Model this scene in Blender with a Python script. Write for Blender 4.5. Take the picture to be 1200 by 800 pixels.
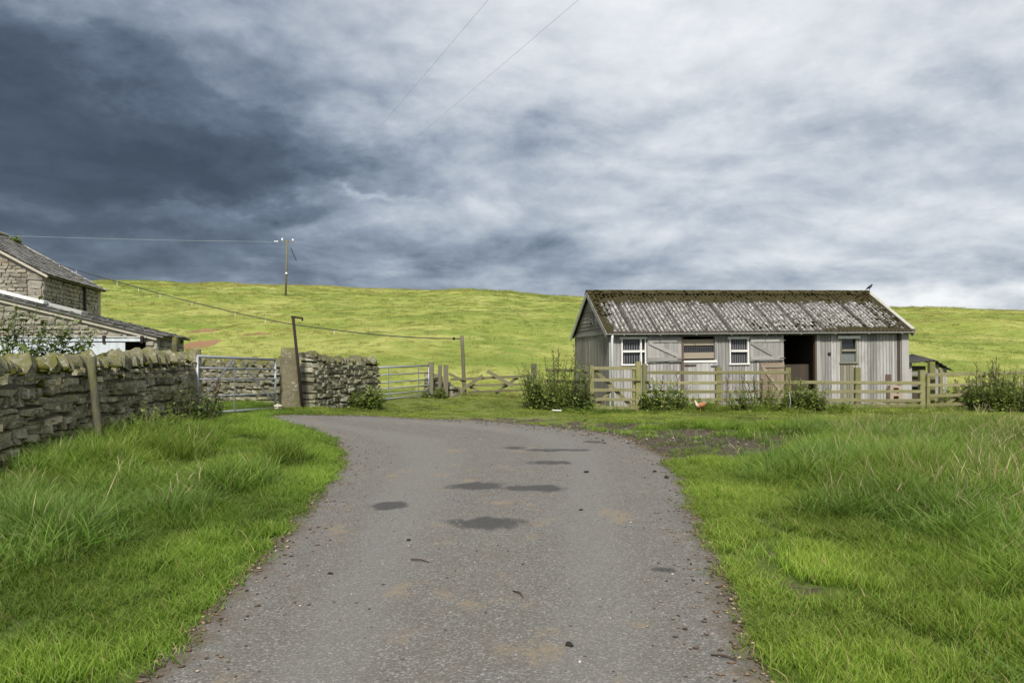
import bpy, bmesh, math, random
import numpy as np
from mathutils import Matrix, Vector, Euler

for o in list(bpy.data.objects):
    bpy.data.objects.remove(o, do_unlink=True)
scn = bpy.context.scene
COL = scn.collection
R = math.radians
rnd = random.Random(11)
rng = np.random.default_rng(11)

# ------------------------------------------------------------------ camera
F, CX, HY, EYE = 933.0, 600.0, 419.0, 1.6          # photo pixels (1200 wide)
cam = bpy.data.cameras.new('camera')
camo = bpy.data.objects.new('camera', cam); COL.objects.link(camo)
camo.location = (0, 0, EYE); camo.rotation_euler = (R(90), 0, 0)
cam.sensor_width = 36; cam.lens = 36 * F / 1200; cam.shift_y = (HY - 400) / 1200
cam.clip_start = 0.05; cam.clip_end = 6000
scn.camera = camo

# ------------------------------------------------------------------ light
EXPO = 0.80
SUN_EL, SUN_AZ = 46.0, 4.0       # azimuth measured from straight behind the camera towards its left
scn.view_settings.view_transform = 'Standard'; scn.view_settings.look = 'None'
scn.view_settings.exposure = EXPO; scn.view_settings.gamma = 1
scn.view_settings.use_curve_mapping = False
scn.cycles.max_bounces = 5; scn.cycles.diffuse_bounces = 3; scn.cycles.glossy_bounces = 2; scn.cycles.transmission_bounces = 3
sun_dir = Vector((-math.sin(R(SUN_AZ)) * math.cos(R(SUN_EL)), -math.cos(R(SUN_AZ)) * math.cos(R(SUN_EL)), math.sin(R(SUN_EL))))
sl = bpy.data.lights.new('sun', 'SUN'); sl.energy = 3.0; sl.angle = R(6); sl.color = (1.0, 0.95, 0.86)
so = bpy.data.objects.new('sun', sl); COL.objects.link(so)
so.rotation_euler = sun_dir.to_track_quat('Z', 'Y').to_euler()

# ------------------------------------------------------------------ node helper
class NT:
    def __init__(s, tree):
        s.t = tree; s.n = tree.nodes; s.l = tree.links
    def put(s, inp, v):
        if v is None: return
        if isinstance(v, bpy.types.NodeSocket): s.l.new(v, inp)
        elif isinstance(v, (tuple, list)) and inp.type == 'RGBA' and len(v) == 3: inp.default_value = (*v, 1)
        else: inp.default_value = v
    def node(s, t, **kw):
        n = s.n.new(t)
        for k, v in kw.items(): setattr(n, k, v)
        return n
    def math(s, op, a, b=None, c=None, clamp=False):
        n = s.node('ShaderNodeMath', operation=op, use_clamp=clamp)
        s.put(n.inputs[0], a); s.put(n.inputs[1], b); s.put(n.inputs[2], c)
        return n.outputs[0]
    def vmath(s, op, a, b=None, scale=None):
        n = s.node('ShaderNodeVectorMath', operation=op)
        s.put(n.inputs[0], a); s.put(n.inputs[1], b)
        if scale is not None: s.put(n.inputs[3], scale)
        return n.outputs['Value'] if op in ('LENGTH', 'DOT_PRODUCT', 'DISTANCE') else n.outputs[0]
    def noise(s, vec, scale, detail=4, rough=0.55, dist=0.0, out='Fac'):
        n = s.node('ShaderNodeTexNoise')
        s.put(n.inputs['Vector'], vec); s.put(n.inputs['Scale'], scale); s.put(n.inputs['Detail'], detail)
        s.put(n.inputs['Roughness'], rough); s.put(n.inputs['Distortion'], dist)
        return n.outputs[out]
    def voro(s, vec, scale, out='Distance', feature='F1'):
        n = s.node('ShaderNodeTexVoronoi', feature=feature)
        s.put(n.inputs['Vector'], vec); s.put(n.inputs['Scale'], scale)
        return n.outputs[out]
    def ramp(s, fac, stops, interp='LINEAR'):
        n = s.node('ShaderNodeValToRGB'); cr = n.color_ramp; cr.interpolation = interp
        while len(cr.elements) < len(stops): cr.elements.new(0.5)
        for e, (p, c) in zip(cr.elements, stops):
            e.position = p; e.color = (c, c, c, 1) if isinstance(c, (int, float)) else (*c, 1)
        s.put(n.inputs[0], fac)
        return n.outputs[0]
    def step(s, v, a, b, smooth=True):
        n = s.node('ShaderNodeMapRange', interpolation_type='SMOOTHSTEP' if smooth else 'LINEAR')
        s.put(n.inputs[0], v); n.inputs[1].default_value = a; n.inputs[2].default_value = b
        return n.outputs[0]
    def mix(s, f, a, b, mode='MIX'):
        n = s.node('ShaderNodeMix', data_type='RGBA', blend_type=mode)
        s.put(n.inputs[0], f); s.put(n.inputs[6], a); s.put(n.inputs[7], b)
        return n.outputs[2]
    def sep(s, v):
        n = s.node('ShaderNodeSeparateXYZ'); s.put(n.inputs[0], v); return n.outputs
    def comb(s, x, y, z):
        n = s.node('ShaderNodeCombineXYZ'); s.put(n.inputs[0], x); s.put(n.inputs[1], y); s.put(n.inputs[2], z)
        return n.outputs[0]
    def attr(s, name, kind='GEOMETRY', out='Fac'):
        n = s.node('ShaderNodeAttribute', attribute_type=kind, attribute_name=name); return n.outputs[out]
    def obj(s): return s.node('ShaderNodeTexCoord').outputs['Object']
    def pos(s): return s.node('ShaderNodeNewGeometry').outputs['Position']
    def normal(s): return s.node('ShaderNodeNewGeometry').outputs['Normal']
    def rand(s): return s.node('ShaderNodeObjectInfo').outputs['Random']
    def bump(s, h, strength=0.5, dist=0.02):
        n = s.node('ShaderNodeBump'); s.put(n.inputs['Height'], h)
        n.inputs['Strength'].default_value = strength; n.inputs['Distance'].default_value = dist
        return n.outputs[0]
    def stretch(s, vec, sc): return s.vmath('MULTIPLY', vec, sc)

def mat(name, build):
    m = bpy.data.materials.new(name); m.use_nodes = True
    t = NT(m.node_tree); m.node_tree.nodes.clear()
    out = t.node('ShaderNodeOutputMaterial'); bs = t.node('ShaderNodeBsdfPrincipled')
    t.l.new(bs.outputs[0], out.inputs[0])
    def p(base=None, rough=None, normal=None, metal=None, spec=None):
        t.put(bs.inputs['Base Color'], base); t.put(bs.inputs['Roughness'], rough); t.put(bs.inputs['Normal'], normal)
        t.put(bs.inputs['Metallic'], metal); t.put(bs.inputs['Specular IOR Level'], spec)
    build(t, p)
    t.bs, t.out = bs, out
    return m

# ------------------------------------------------------------------ world: cloud deck over a Nishita sky
def world():
    w = bpy.data.worlds.new('World'); scn.world = w; w.use_nodes = True
    t = NT(w.node_tree); w.node_tree.nodes.clear()
    out = t.node('ShaderNodeOutputWorld'); bg = t.node('ShaderNodeBackground')
    sky = t.node('ShaderNodeTexSky', sky_type='NISHITA', sun_disc=False)
    sky.sun_elevation = R(SUN_EL)
    sky.sun_rotation = math.atan2(sun_dir.x, sun_dir.y)
    d = t.node('ShaderNodeTexCoord').outputs['Generated']
    x, y, z = t.sep(d)
    zc = t.math('MAXIMUM', z, 0.0)
    def deck(lift):                                            # cloud deck seen in perspective
        k = t.math('DIVIDE', 1.0, t.math('ADD', zc, 0.24 + lift))
        return t.comb(t.math('MULTIPLY', x, k), t.math('MULTIPLY', y, k), t.math('MULTIPLY', zc, 1.2))
    plane = deck(0.0)
    mid = t.noise(plane, 2.1, 9, 0.57, 0.2)
    lit = t.math('SUBTRACT', mid, t.noise(deck(0.022), 2.1, 9, 0.57, 0.2))        # tops catch the light, bases stay dark
    fine = t.noise(t.stretch(d, (3.2, 3.2, 4.6)), 2.6, 8, 0.64, 0.0)
    az = t.math('ARCTAN2', x, y); el = t.math('ARCSINE', z)
    wv = t.vmath('SUBTRACT', t.noise(t.stretch(d, (1, 1, 1.7)), 4.2, 6, 0.62, out='Color'), (0.5, 0.5, 0.5))
    wx, wy, wz = t.sep(wv)
    azw = t.math('ADD', az, t.math('MULTIPLY', wx, 0.42)); elw = t.math('ADD', el, t.math('MULTIPLY', wy, 0.24))
    v = t.math('ADD', 0.765, t.math('MULTIPLY', t.math('SUBTRACT', mid, 0.5), 0.27))
    v = t.math('ADD', v, t.math('MULTIPLY', t.math('SUBTRACT', fine, 0.5), 0.26))
    v = t.math('ADD', v, t.math('MULTIPLY', lit, 0.65))
    v = t.math('ADD', v, t.math('MULTIPLY', t.step(el, 0.3, 0.95), 0.16))          # the veil thins overhead
    def pix(px, py):
        a = math.atan2(px - CX, F); return a, math.atan2((HY - py) * math.cos(a), F)
    # cloud masses of this sky: storm cell to the left, thin bright veil overhead and to the right
    for px, py, rx, ry, amp in ((-80, 90, 420, 130, -.44), (170, 175, 230, 60, -.34), (90, 330, 430, 95, -.33), (-500, 260, 480, 330, -.16),
                                (330, 60, 170, 90, -.06), (480, 150, 110, 50, .08), (20, 168, 80, 18, .12), (290, 236, 190, 20, .14), (430, 216, 70, 8, .14),
                                (740, 30, 200, 90, .14), (640, 190, 80, 36, -.18), (1060, 125, 190, 24, -.10), (960, 215, 200, 24, -.07),
                                (1140, 352, 100, 22, .20), (520, 325, 300, 55, -.17), (900, 318, 260, 14, -.05)):
        a0, e0 = pix(px, py)
        sa, se = rx / F, ry / F
        da = t.math('DIVIDE', t.math('SUBTRACT', azw, a0), sa); de = t.math('DIVIDE', t.math('SUBTRACT', elw, e0), se)
        r2 = t.math('ADD', t.math('MULTIPLY', da, da), t.math('MULTIPLY', de, de))
        v = t.math('ADD', v, t.math('MULTIPLY', t.math('EXPONENT', t.math('MULTIPLY', r2, -1.0)), amp))
    col = t.ramp(v, [(0.0, (.042, .057, .082)), (0.18, (.069, .092, .132)), (0.34, (.134, .171, .235)), (0.5, (.278, .330, .412)),
                     (0.66, (.48, .53, .60)), (0.82, (.71, .745, .79)), (1.0, (.93, .945, .965))])
    bg2 = t.node('ShaderNodeBackground')
    t.put(bg.inputs[0], sky.outputs[0]); bg.inputs[1].default_value = 0.08
    t.put(bg2.inputs[0], col); bg2.inputs[1].default_value = 1.0 / 2 ** EXPO
    ms = t.node('ShaderNodeMixShader'); ms.inputs[0].default_value = 0.94
    t.l.new(bg.outputs[0], ms.inputs[1]); t.l.new(bg2.outputs[0], ms.inputs[2]); t.l.new(ms.outputs[0], out.inputs[0])
world()

# ------------------------------------------------------------------ terrain function
def S(v): v = np.clip(v, 0, 1); return v * v * (3 - 2 * v)
def at(px, py, D): return Vector(((px - CX) / F * D, D, EYE + (HY - py) / F * D))
def vnoise(x, y, sc, seed=0):
    x = np.asarray(x, float) * sc + seed * 17.3; y = np.asarray(y, float) * sc + seed * 7.7
    xi, yi = np.floor(x), np.floor(y); fx, fy = S(x - xi), S(y - yi)
    def h(a, b): v = np.sin(a * 127.1 + b * 311.7 + seed * 74.7) * 43758.5453; return v - np.floor(v)
    return (h(xi, yi) * (1 - fx) + h(xi + 1, yi) * fx) * (1 - fy) + (h(xi, yi + 1) * (1 - fx) + h(xi + 1, yi + 1) * fx) * fy - .5
SKY_PX = np.array([-900., 0, 100, 335, 500, 680, 860, 1080, 1200, 2100])
SKY_EL = np.array([84., 88, 89, 85, 79, 71, 65, 59, 55, 48])
ZX = (SKY_PX - CX) / F * 135; ZC = 1.6 + 135 * SKY_EL / F
def base_h(x, y):
    a = S((-x - 1.5) / 4) * S((y - 11) / 6)
    b = .85 * S((2 - x) / 3) * S((y - 22) / 4)
    c = .9 * S((-x - 4.3) / 1.6) * S((y - 7) / 6)
    return .3 * (1 - (1 - a) * (1 - b) * (1 - c))
def hill_h(x, y):
    t = np.maximum((y - 33) / 107, 0)
    g = t * t / (t + .05)
    f = -np.log(np.exp(-9 * g) + np.exp(-9.)) / 9 + np.log(1 + np.exp(-9.)) / 9
    f = f - .16 * np.maximum(t - 1.12, 0) ** 2
    und = vnoise(x, y, .055, 1) * 1.3 + vnoise(x, y, .16, 2) * .5 + vnoise(x, y, .5, 3) * .13
    return np.interp(x, ZX, ZC) * np.maximum(f, -.3) + und * S((y - 36) / 30)
def gz(x, y):
    x = np.asarray(x, float); y = np.asarray(y, float)
    return base_h(x, y) + hill_h(x, y)
for _ in range(6):                                    # fit the crest to the skyline
    ys = np.linspace(60, 260, 160)
    for i in range(1, len(SKY_PX) - 1):
        u = (SKY_PX[i] - CX) / F
        e = np.max((gz(u * ys, ys) - EYE) / ys) * F
        ZC[i] *= 1 + .8 * (SKY_EL[i] - e) / SKY_EL[i]
def G(x, y): return float(gz(x, y))
def hit(px, py, d0=3.0, d1=260):
    ds = np.geomspace(d0, d1, 3000)
    below = EYE + (HY - py) / F * ds <= gz((px - CX) / F * ds, ds)
    D = ds[np.argmax(below)] if below.any() else d1
    return Vector(((px - CX) / F * D, D, G((px - CX) / F * D, D)))

# road outline (photo pixels -> ground)
LEFT = [(175, 797), (230, 735), (300, 660), (350, 605), (385, 562), (399, 540), (395, 524), (376, 510), (345, 499), (318, 493)]
FAR = [(322, 487), (360, 486.5), (450, 488.5), (540, 492), (600, 496), (660, 502), (722, 510)]
RIGHT = [(760, 524), (788, 545), (806, 575), (824, 620), (850, 682), (880, 745), (905, 797)]
def smooth(pts, n=6):
    out = []
    P = [pts[0]] + pts + [pts[-1]]
    for i in range(1, len(P) - 2):
        p0, p1, p2, p3 = [np.array(q) for q in P[i - 1:i + 3]]
        for k in range(n):
            t = k / n
            out.append(.5 * (2 * p1 + (p2 - p0) * t + (2 * p0 - 5 * p1 + 4 * p2 - p3) * t * t + (3 * p1 - p0 - 3 * p2 + p3) * t ** 3))
    out.append(np.array(pts[-1])); return out
def ring():
    g = [hit(*p, d0=2) for p in LEFT + FAR + RIGHT]
    P = [(-1.45, -12.), (-1.55, -4.), (-1.66, 1.)] + [(v.x, v.y) for v in g] + [(1.12, 1.), (.98, -4.), (.9, -12.)]
    P = [np.array(p, float) for p in P]
    return np.array(smooth(P, 8))
ROAD = ring()
ROAD[:, 0] += [vnoise(a, b, 2.2, 5) * .12 + vnoise(a, b, 6., 6) * .10 for a, b in ROAD]
ROAD[:, 1] += [vnoise(a, b, 2.2, 8) * .07 for a, b in ROAD]
def road_sd(x, y):
    """signed distance to the road edge, negative inside"""
    x = np.asarray(x, float).ravel(); y = np.asarray(y, float).ravel()
    best = np.full(x.shape, 1e9); ins = np.zeros(x.shape, bool)
    n = len(ROAD)
    for i in range(n):
        ax, ay = ROAD[i]; bx, by = ROAD[(i + 1) % n]
        dx, dy = bx - ax, by - ay; L = dx * dx + dy * dy + 1e-12
        t = np.clip(((x - ax) * dx + (y - ay) * dy) / L, 0, 1)
        best = np.minimum(best, (x - ax - t * dx) ** 2 + (y - ay - t * dy) ** 2)
        c = (ay > y) != (by > y)
        ins ^= c & (x < (bx - ax) * (y - ay) / (by - ay + 1e-12) + ax)
    d = np.sqrt(best); return np.where(ins, -d, d)

# ------------------------------------------------------------------ mesh helpers
class MB:
    def __init__(s): s.v = []; s.f = []
    def add(s, vs, fs):
        b = len(s.v); s.v += [tuple(v) for v in vs]; s.f += [tuple(b + i for i in f) for f in fs]; return s
    def box(s, x0, x1, y0, y1, z0, z1, M=None, j=0.0):
        vs = [Vector((x + rnd.uniform(-j, j), y + rnd.uniform(-j, j), z + rnd.uniform(-j, j))) for x in (x0, x1) for y in (y0, y1) for z in (z0, z1)]
        if M: vs = [M @ v for v in vs]
        return s.add(vs, [(0, 1, 3, 2), (4, 6, 7, 5), (0, 4, 5, 1), (2, 3, 7, 6), (0, 2, 6, 4), (1, 5, 7, 3)])
    def bar(s, a, b, w, h, up=(0, 0, 1), cham=0.0):
        """rectangular bar from a to b; w across, h along up"""
        a, b = Vector(a), Vector(b); d = (b - a).normalized(); up = Vector(up)
        side = d.cross(up)
        if side.length < 1e-4: side = d.cross(Vector((1, 0, 0)))
        side.normalize(); u = side.cross(d).normalized()
        if cham:
            c = cham
            prof = [(-w / 2 + c, -h / 2), (w / 2 - c, -h / 2), (w / 2, -h / 2 + c), (w / 2, h / 2 - c), (w / 2 - c, h / 2), (-w / 2 + c, h / 2), (-w / 2, h / 2 - c), (-w / 2, -h / 2 + c)]
        else: prof = [(-w / 2, -h / 2), (w / 2, -h / 2), (w / 2, h / 2), (-w / 2, h / 2)]
        n = len(prof)
        vs = [a + side * p + u * q for p, q in prof] + [b + side * p + u * q for p, q in prof]
        fs = [(i, (i + 1) % n, n + (i + 1) % n, n + i) for i in range(n)] + [tuple(range(n - 1, -1, -1)), tuple(range(n, 2 * n))]
        return s.add(vs, fs)
    def tube(s, pts, r, n=8, cap=True):
        pts = [Vector(p) for p in pts]
        rs = r if isinstance(r, (list, tuple)) else [r] * len(pts)
        vs = []; ref = None
        for i, p in enumerate(pts):
            d = (pts[min(i + 1, len(pts) - 1)] - pts[max(i - 1, 0)]).normalized()
            if ref is None: ref = d.cross(Vector((.13, .2, 1)) if abs(d.z) < .9 else Vector((1, .1, 0))).normalized()
            a = (ref - d * ref.dot(d)).normalized(); ref = a; b = d.cross(a)
            for k in range(n):
                t = 2 * math.pi * k / n; vs.append(p + (a * math.cos(t) + b * math.sin(t)) * rs[i])
        fs = [(i * n + k, i * n + (k + 1) % n, (i + 1) * n + (k + 1) % n, (i + 1) * n + k) for i in range(len(pts) - 1) for k in range(n)]
        if cap: fs += [tuple(range(n - 1, -1, -1)), tuple(range((len(pts) - 1) * n, len(pts) * n))]
        return s.add(vs, fs)
    def mesh(s, name, m, smooth=False):
        me = bpy.data.meshes.new(name); me.from_pydata(s.v, [], s.f); me.materials.append(m)
        bm = bmesh.new(); bm.from_mesh(me); bmesh.ops.recalc_face_normals(bm, faces=bm.faces); bm.to_mesh(me); bm.free()
        if smooth: me.polygons.foreach_set('use_smooth', [True] * len(me.polygons))
        return me
    def build(s, name, m, parent=None, smooth=False): return link(name, s.mesh(name, m, smooth), parent)

def root_matrix(o): return Matrix.LocRotScale(o.location, o.rotation_euler, None)
def link(name, me, parent=None, world=True):
    o = bpy.data.objects.new(name, me); COL.objects.link(o)
    if parent is not None: adopt(o, parent, world)
    return o
LOCAL = set()
def adopt(o, parent, world=True):
    o.parent = parent
    if world and parent.name not in LOCAL:
        p = parent
        while p.parent is not None and p.type != 'EMPTY': p = p.parent
        if parent.type == 'EMPTY': o.matrix_parent_inverse = root_matrix(parent).inverted()
def thing(name, label, cat, loc, group=None, rot=(0, 0, 0), local=False):
    o = bpy.data.objects.new(name, None); COL.objects.link(o)
    o.empty_display_size = .2; o.location = loc; o.rotation_euler = rot
    if local: LOCAL.add(o.name)
    return tag(o, label, cat, group)
def tag(o, label=None, cat=None, group=None, kind=None):
    if label: o['label'] = label
    if cat: o['category'] = cat
    if group: o['group'] = group
    if kind: o['kind'] = kind
    return o
def np_mesh(name, V, Fq, m, smooth=False, attrs=None):
    me = bpy.data.meshes.new(name)
    V = np.asarray(V, np.float32); Fq = np.asarray(Fq, np.int32)
    k = Fq.shape[1]
    me.vertices.add(len(V)); me.vertices.foreach_set('co', V.ravel())
    me.loops.add(Fq.size); me.loops.foreach_set('vertex_index', Fq.ravel())
    me.polygons.add(len(Fq)); me.polygons.foreach_set('loop_start', np.arange(0, Fq.size, k, dtype=np.int32))
    if smooth: me.polygons.foreach_set('use_smooth', np.ones(len(Fq), bool))
    for nm, ty, dat in attrs or []:
        a = me.attributes.new(nm, ty, 'POINT')
        a.data.foreach_set('value' if ty in ('FLOAT', 'INT') else 'vector' if ty == 'FLOAT_VECTOR' else 'color', np.asarray(dat, np.float32 if ty != 'INT' else np.int32).ravel())
    me.materials.append(m); me.update(calc_edges=True); me.validate()
    return me

# ------------------------------------------------------------------ materials
def b_ground(t, p):
    P = t.pos(); hill = t.attr('hill'); mud = t.attr('mud'); soil = t.attr('soil'); worn = t.attr('worn')
    n1 = t.noise(P, 1.7, 6, .6); n2 = t.noise(P, .12, 5, .6); n3 = t.noise(t.stretch(P, (.16, .22, .3)), 1.0, 6, .65); n4 = t.noise(P, 14, 4, .6)
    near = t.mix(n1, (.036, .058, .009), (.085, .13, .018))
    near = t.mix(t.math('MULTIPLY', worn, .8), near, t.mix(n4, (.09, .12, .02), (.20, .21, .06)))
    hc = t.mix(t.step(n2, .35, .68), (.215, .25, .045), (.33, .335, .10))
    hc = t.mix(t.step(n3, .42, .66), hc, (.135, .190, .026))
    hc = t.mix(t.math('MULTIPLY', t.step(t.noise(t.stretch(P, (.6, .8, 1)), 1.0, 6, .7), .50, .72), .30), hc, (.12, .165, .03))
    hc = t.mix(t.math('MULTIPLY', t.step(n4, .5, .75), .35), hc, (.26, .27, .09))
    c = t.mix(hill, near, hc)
    mn = t.noise(P, 2.6, 6, .65)
    mm = t.step(t.math('ADD', mud, t.math('MULTIPLY', t.math('SUBTRACT', mn, .5), 1.3)), .30, .48)
    mcol = t.mix(t.step(t.noise(P, 9, 5, .7), .46, .68), (.046, .034, .022), (.135, .108, .078))
    c = t.mix(mm, c, mcol)
    sm = t.step(t.math('ADD', soil, t.math('MULTIPLY', t.math('SUBTRACT', t.noise(P, .9, 5, .6), .5), .7)), .42, .52)
    c = t.mix(sm, c, t.mix(t.noise(P, 2.5, 5, .7), (.15, .080, .042), (.31, .19, .105)))
    h = t.math('ADD', t.noise(P, 5, 6, .7), t.math('MULTIPLY', t.noise(P, .7, 4, .6), 2.5))
    p(c, t.math('SUBTRACT', .95, t.math('MULTIPLY', mm, .25)), t.bump(h, .7, .12), spec=.2)
M_ground = mat('ground', b_ground)

STAINS = [(573, 618, 46, 8.5), (560, 573, 32, 5), (632, 576, 42, 4.6), (458, 595.5, 27, 5), (780, 670, 17, 3.6), (600, 527.5, 18, 2), (655, 530, 44, 1.8), (645, 545, 34, 2.6),
          (694, 519.5, 14, 1.3)]
def b_road(t, p):
    P = t.pos(); edge = t.attr('edge')
    x, y, z = t.sep(P)
    g = t.voro(P, 95, 'Color'); gv = t.sep(g)[0]
    f = t.noise(P, 160, 3, .7); n = t.noise(P, .9, 6, .62); n2 = t.noise(P, 5, 5, .65)
    c = t.mix(n, (.104, .099, .089), (.142, .134, .119))
    c = t.mix(.6, c, t.ramp(gv, [(0, (.045, .044, .042)), (.5, (.108, .104, .097)), (.85, (.17, .163, .152)), (1, (.36, .345, .32))]))
    c = t.mix(t.math('MULTIPLY', t.step(f, .5, .75), .35), c, (.20, .195, .185))
    st = t.step(t.noise(t.stretch(P, (1, .5, 1)), .8, 6, .65), .52, .72)
    c = t.mix(t.math('MULTIPLY', st, .35), c, (.085, .083, .082))
    # wheel-track dust and mud spread by tyres: sandy blotches
    lat = t.attr('lat'); la = t.math('ABSOLUTE', t.math('ADD', lat, t.math('MULTIPLY', t.math('SUBTRACT', t.noise(t.stretch(P, (1, .3, 1)), 1.2, 4, .6), .5), .35)))
    trk = t.math('SUBTRACT', 1.0, t.step(t.math('ABSOLUTE', t.math('SUBTRACT', la, .46)), .05, .26))
    c = t.mix(t.math('MULTIPLY', trk, .38), c, (.152, .146, .134))
    c = t.mix(t.math('MULTIPLY', t.math('SUBTRACT', 1.0, trk), t.math('MULTIPLY', t.step(n2, .35, .7), .38)), c, (.105, .086, .062))
    dust = t.step(t.math('ADD', t.noise(t.stretch(P, (1.0, .8, 1)), 2.3, 7, .7), t.math('MULTIPLY', t.noise(P, .35, 3, .5), .35)), .73, .86)
    c = t.mix(t.math('MULTIPLY', dust, .6), c, (.20, .155, .098))
    ed = t.step(t.math('ADD', edge, t.math('MULTIPLY', t.math('SUBTRACT', n2, .5), .9)), .45, 1.0)
    c = t.mix(t.math('MULTIPLY', ed, .8), c, t.mix(t.noise(P, 22, 4, .7), (.035, .026, .018), (.13, .10, .068)))
    wn = t.math('MULTIPLY', t.math('SUBTRACT', t.noise(t.stretch(P, (1, .45, 1)), 3.4, 7, .66), .5), 2.6)
    wet = None
    for px, py, rx, ry in STAINS:
        c0 = hit(px, py); a = rx / F * c0.y; b = (hit(px, py - ry).y - hit(px, py + ry).y) / 2
        dx = t.math('DIVIDE', t.math('SUBTRACT', x, c0.x), a); dy = t.math('DIVIDE', t.math('SUBTRACT', y, c0.y), b)
        r = t.math('SQRT', t.math('ADD', t.math('MULTIPLY', dx, dx), t.math('MULTIPLY', dy, dy)))
        wet = r if wet is None else t.math('MINIMUM', wet, r)
    wm = t.math('SUBTRACT', 1.0, t.step(t.math('ADD', wet, wn), .55, 1.12))
    c = t.mix(t.math('MULTIPLY', wm, .88), c, t.mix(gv, (.026, .025, .024), (.050, .047, .044)))
    h = t.math('ADD', t.voro(P, 95), t.math('MULTIPLY', f, .5))
    p(c, t.math('SUBTRACT', .88, t.math('MULTIPLY', wm, .16)), t.bump(h, .5, .006), spec=.3)
M_road = mat('asphalt', b_road)

def b_stone(dark, light, moss=.5, lichen=.5, warm=(.30, .22, .13)):
    def b(t, p):
        P = t.pos(); r = t.rand(); N = t.normal()
        nz = t.sep(N)[2]
        n = t.noise(P, 6, 6, .65); f = t.noise(P, 34, 5, .7)
        k = t.math('ADD', t.math('MULTIPLY', r, .55), t.math('MULTIPLY', t.voro(t.stretch(P, (1, 1, 2.2)), 3.6, 'Color') and t.sep(t.voro(t.stretch(P, (1, 1, 2.2)), 3.6, 'Color'))[0], .45))
        c = t.mix(k, dark, light)
        c = t.mix(t.math('MULTIPLY', t.step(t.noise(P, 1.9, 3, .5), .5, .75), .45), c, warm)
        c = t.mix(t.math('MULTIPLY', t.step(f, .42, .68), .5), c, t.mix(.5, dark, (.03, .03, .025)))
        li = t.step(t.math('ADD', t.noise(P, 11, 5, .7), t.math('MULTIPLY', t.noise(P, 1.3, 2, .5), .35)), .74, .84)
        c = t.mix(t.math('MULTIPLY', li, lichen), c, (.42, .42, .36))
        mo = t.step(t.math('ADD', t.math('ADD', n, t.math('MULTIPLY', t.noise(P, 1.1, 4, .6), .9)), t.math('MULTIPLY', nz, .32)), 1.02, 1.28)
        c = t.mix(t.math('MULTIPLY', mo, moss), c, t.mix(f, (.055, .060, .012), (.15, .15, .035)))
        p(c, .92, t.bump(t.math('ADD', n, t.math('MULTIPLY', f, .6)), .7, .03), spec=.25)
    return b
M_wall = mat('drystone', b_stone((.070, .064, .038), (.43, .39, .27), .9, .8, (.27, .225, .11)))
M_wall2 = mat('drystone_pale', b_stone((.11, .105, .068), (.37, .35, .265), .75, .6, (.25, .215, .105)))
M_cope = mat('coping', b_stone((.060, .060, .032), (.23, .215, .14), 1.0, .6, (.17, .16, .09)))
M_barn = mat('barn_stone', b_stone((.13, .118, .095), (.42, .39, .325), .25, .6, (.33, .25, .15)))
M_post = mat('gatepost_stone', b_stone((.10, .088, .056), (.205, .185, .120), .7, .6, (.19, .165, .085)))
def b_flat(col, rough=.85, n=.25, sc=8, bump=.3, spec=.3, metal=0.0):
    def b(t, p):
        P = t.obj(); v = t.noise(P, sc, 6, .65); v2 = t.noise(P, sc * .15, 3, .6)
        k = t.math('ADD', t.math('MULTIPLY', v, .6), t.math('MULTIPLY', v2, .4))
        p(t.mix(k, tuple(c * (1 - n) for c in col), tuple(min(1, c * (1 + n)) for c in col)), rough, t.bump(v, bump, .01), spec=spec, metal=metal)
    return b
M_mortar = mat('mortar', b_flat((.29, .27, .22), .95, .35, 7, .7))
M_core = mat('wall_core', b_flat((.085, .078, .055), .97, .4, 9, .6))
M_lime = mat('lime_mortar', b_flat((.44, .40, .33), .95, .25, 10, .6))
def b_wood(dark, light, moss=0.0, axis=2, tint=(.3, .25, .18), tintamt=.2, grain=1.0):
    def b(t, p):
        P = t.obj(); r = t.rand()
        off = t.comb(t.math('MULTIPLY', r, 37.0), t.math('MULTIPLY', r, 11.0), t.math('MULTIPLY', r, 5.0))
        Q = t.vmath('ADD', P, off)
        sc = [26., 26., 26.]; sc[axis] = 1.1
        g = t.noise(t.stretch(Q, tuple(sc)), 1.0, 6, .65); l = t.noise(t.stretch(Q, tuple(.12 * s for s in sc)), 1.0, 5, .6)
        w = t.noise(P, 1.6, 5, .65)
        k = t.math('ADD', t.math('MULTIPLY', g, .5), t.math('ADD', t.math('MULTIPLY', r, .22), t.math('MULTIPLY', l, .38)))
        c = t.mix(t.step(k, .30, .80), dark, light)
        c = t.mix(t.math('MULTIPLY', t.step(w, .48, .70), tintamt), c, tint)
        c = t.mix(t.math('MULTIPLY', t.step(g, .60, .74), .5), c, tuple(.25 * q for q in dark))
        if moss:
            m_ = t.step(t.math('ADD', t.noise(P, 4.5, 6, .7), t.math('MULTIPLY', t.sep(t.normal())[2], .18)), .42, .66)
            c = t.mix(t.math('MULTIPLY', m_, moss), c, t.mix(g, (.085, .095, .024), (.215, .225, .070)))
        p(c, .88, t.bump(g, .6 * grain, .008), spec=.25)
    return b
M_board = mat('silvered_board', b_wood((.15, .145, .138), (.45, .44, .43), 0, 2, (.20, .18, .15), .45))
M_boardh = mat('silvered_board_h', b_wood((.115, .105, .094), (.27, .255, .235), 0, 1, (.13, .115, .08), .45))
M_gable = mat('gable_board', b_wood((.105, .100, .088), (.25, .24, .215), .12, 2, (.14, .125, .085), .45))
M_door = mat('door_board', b_wood((.20, .195, .188), (.40, .39, .375), 0, 2, (.24, .21, .16), .25))
M_doorh = mat('door_ledge', b_wood((.20, .195, .188), (.42, .41, .395), 0, 0, (.24, .21, .16), .2))
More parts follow.
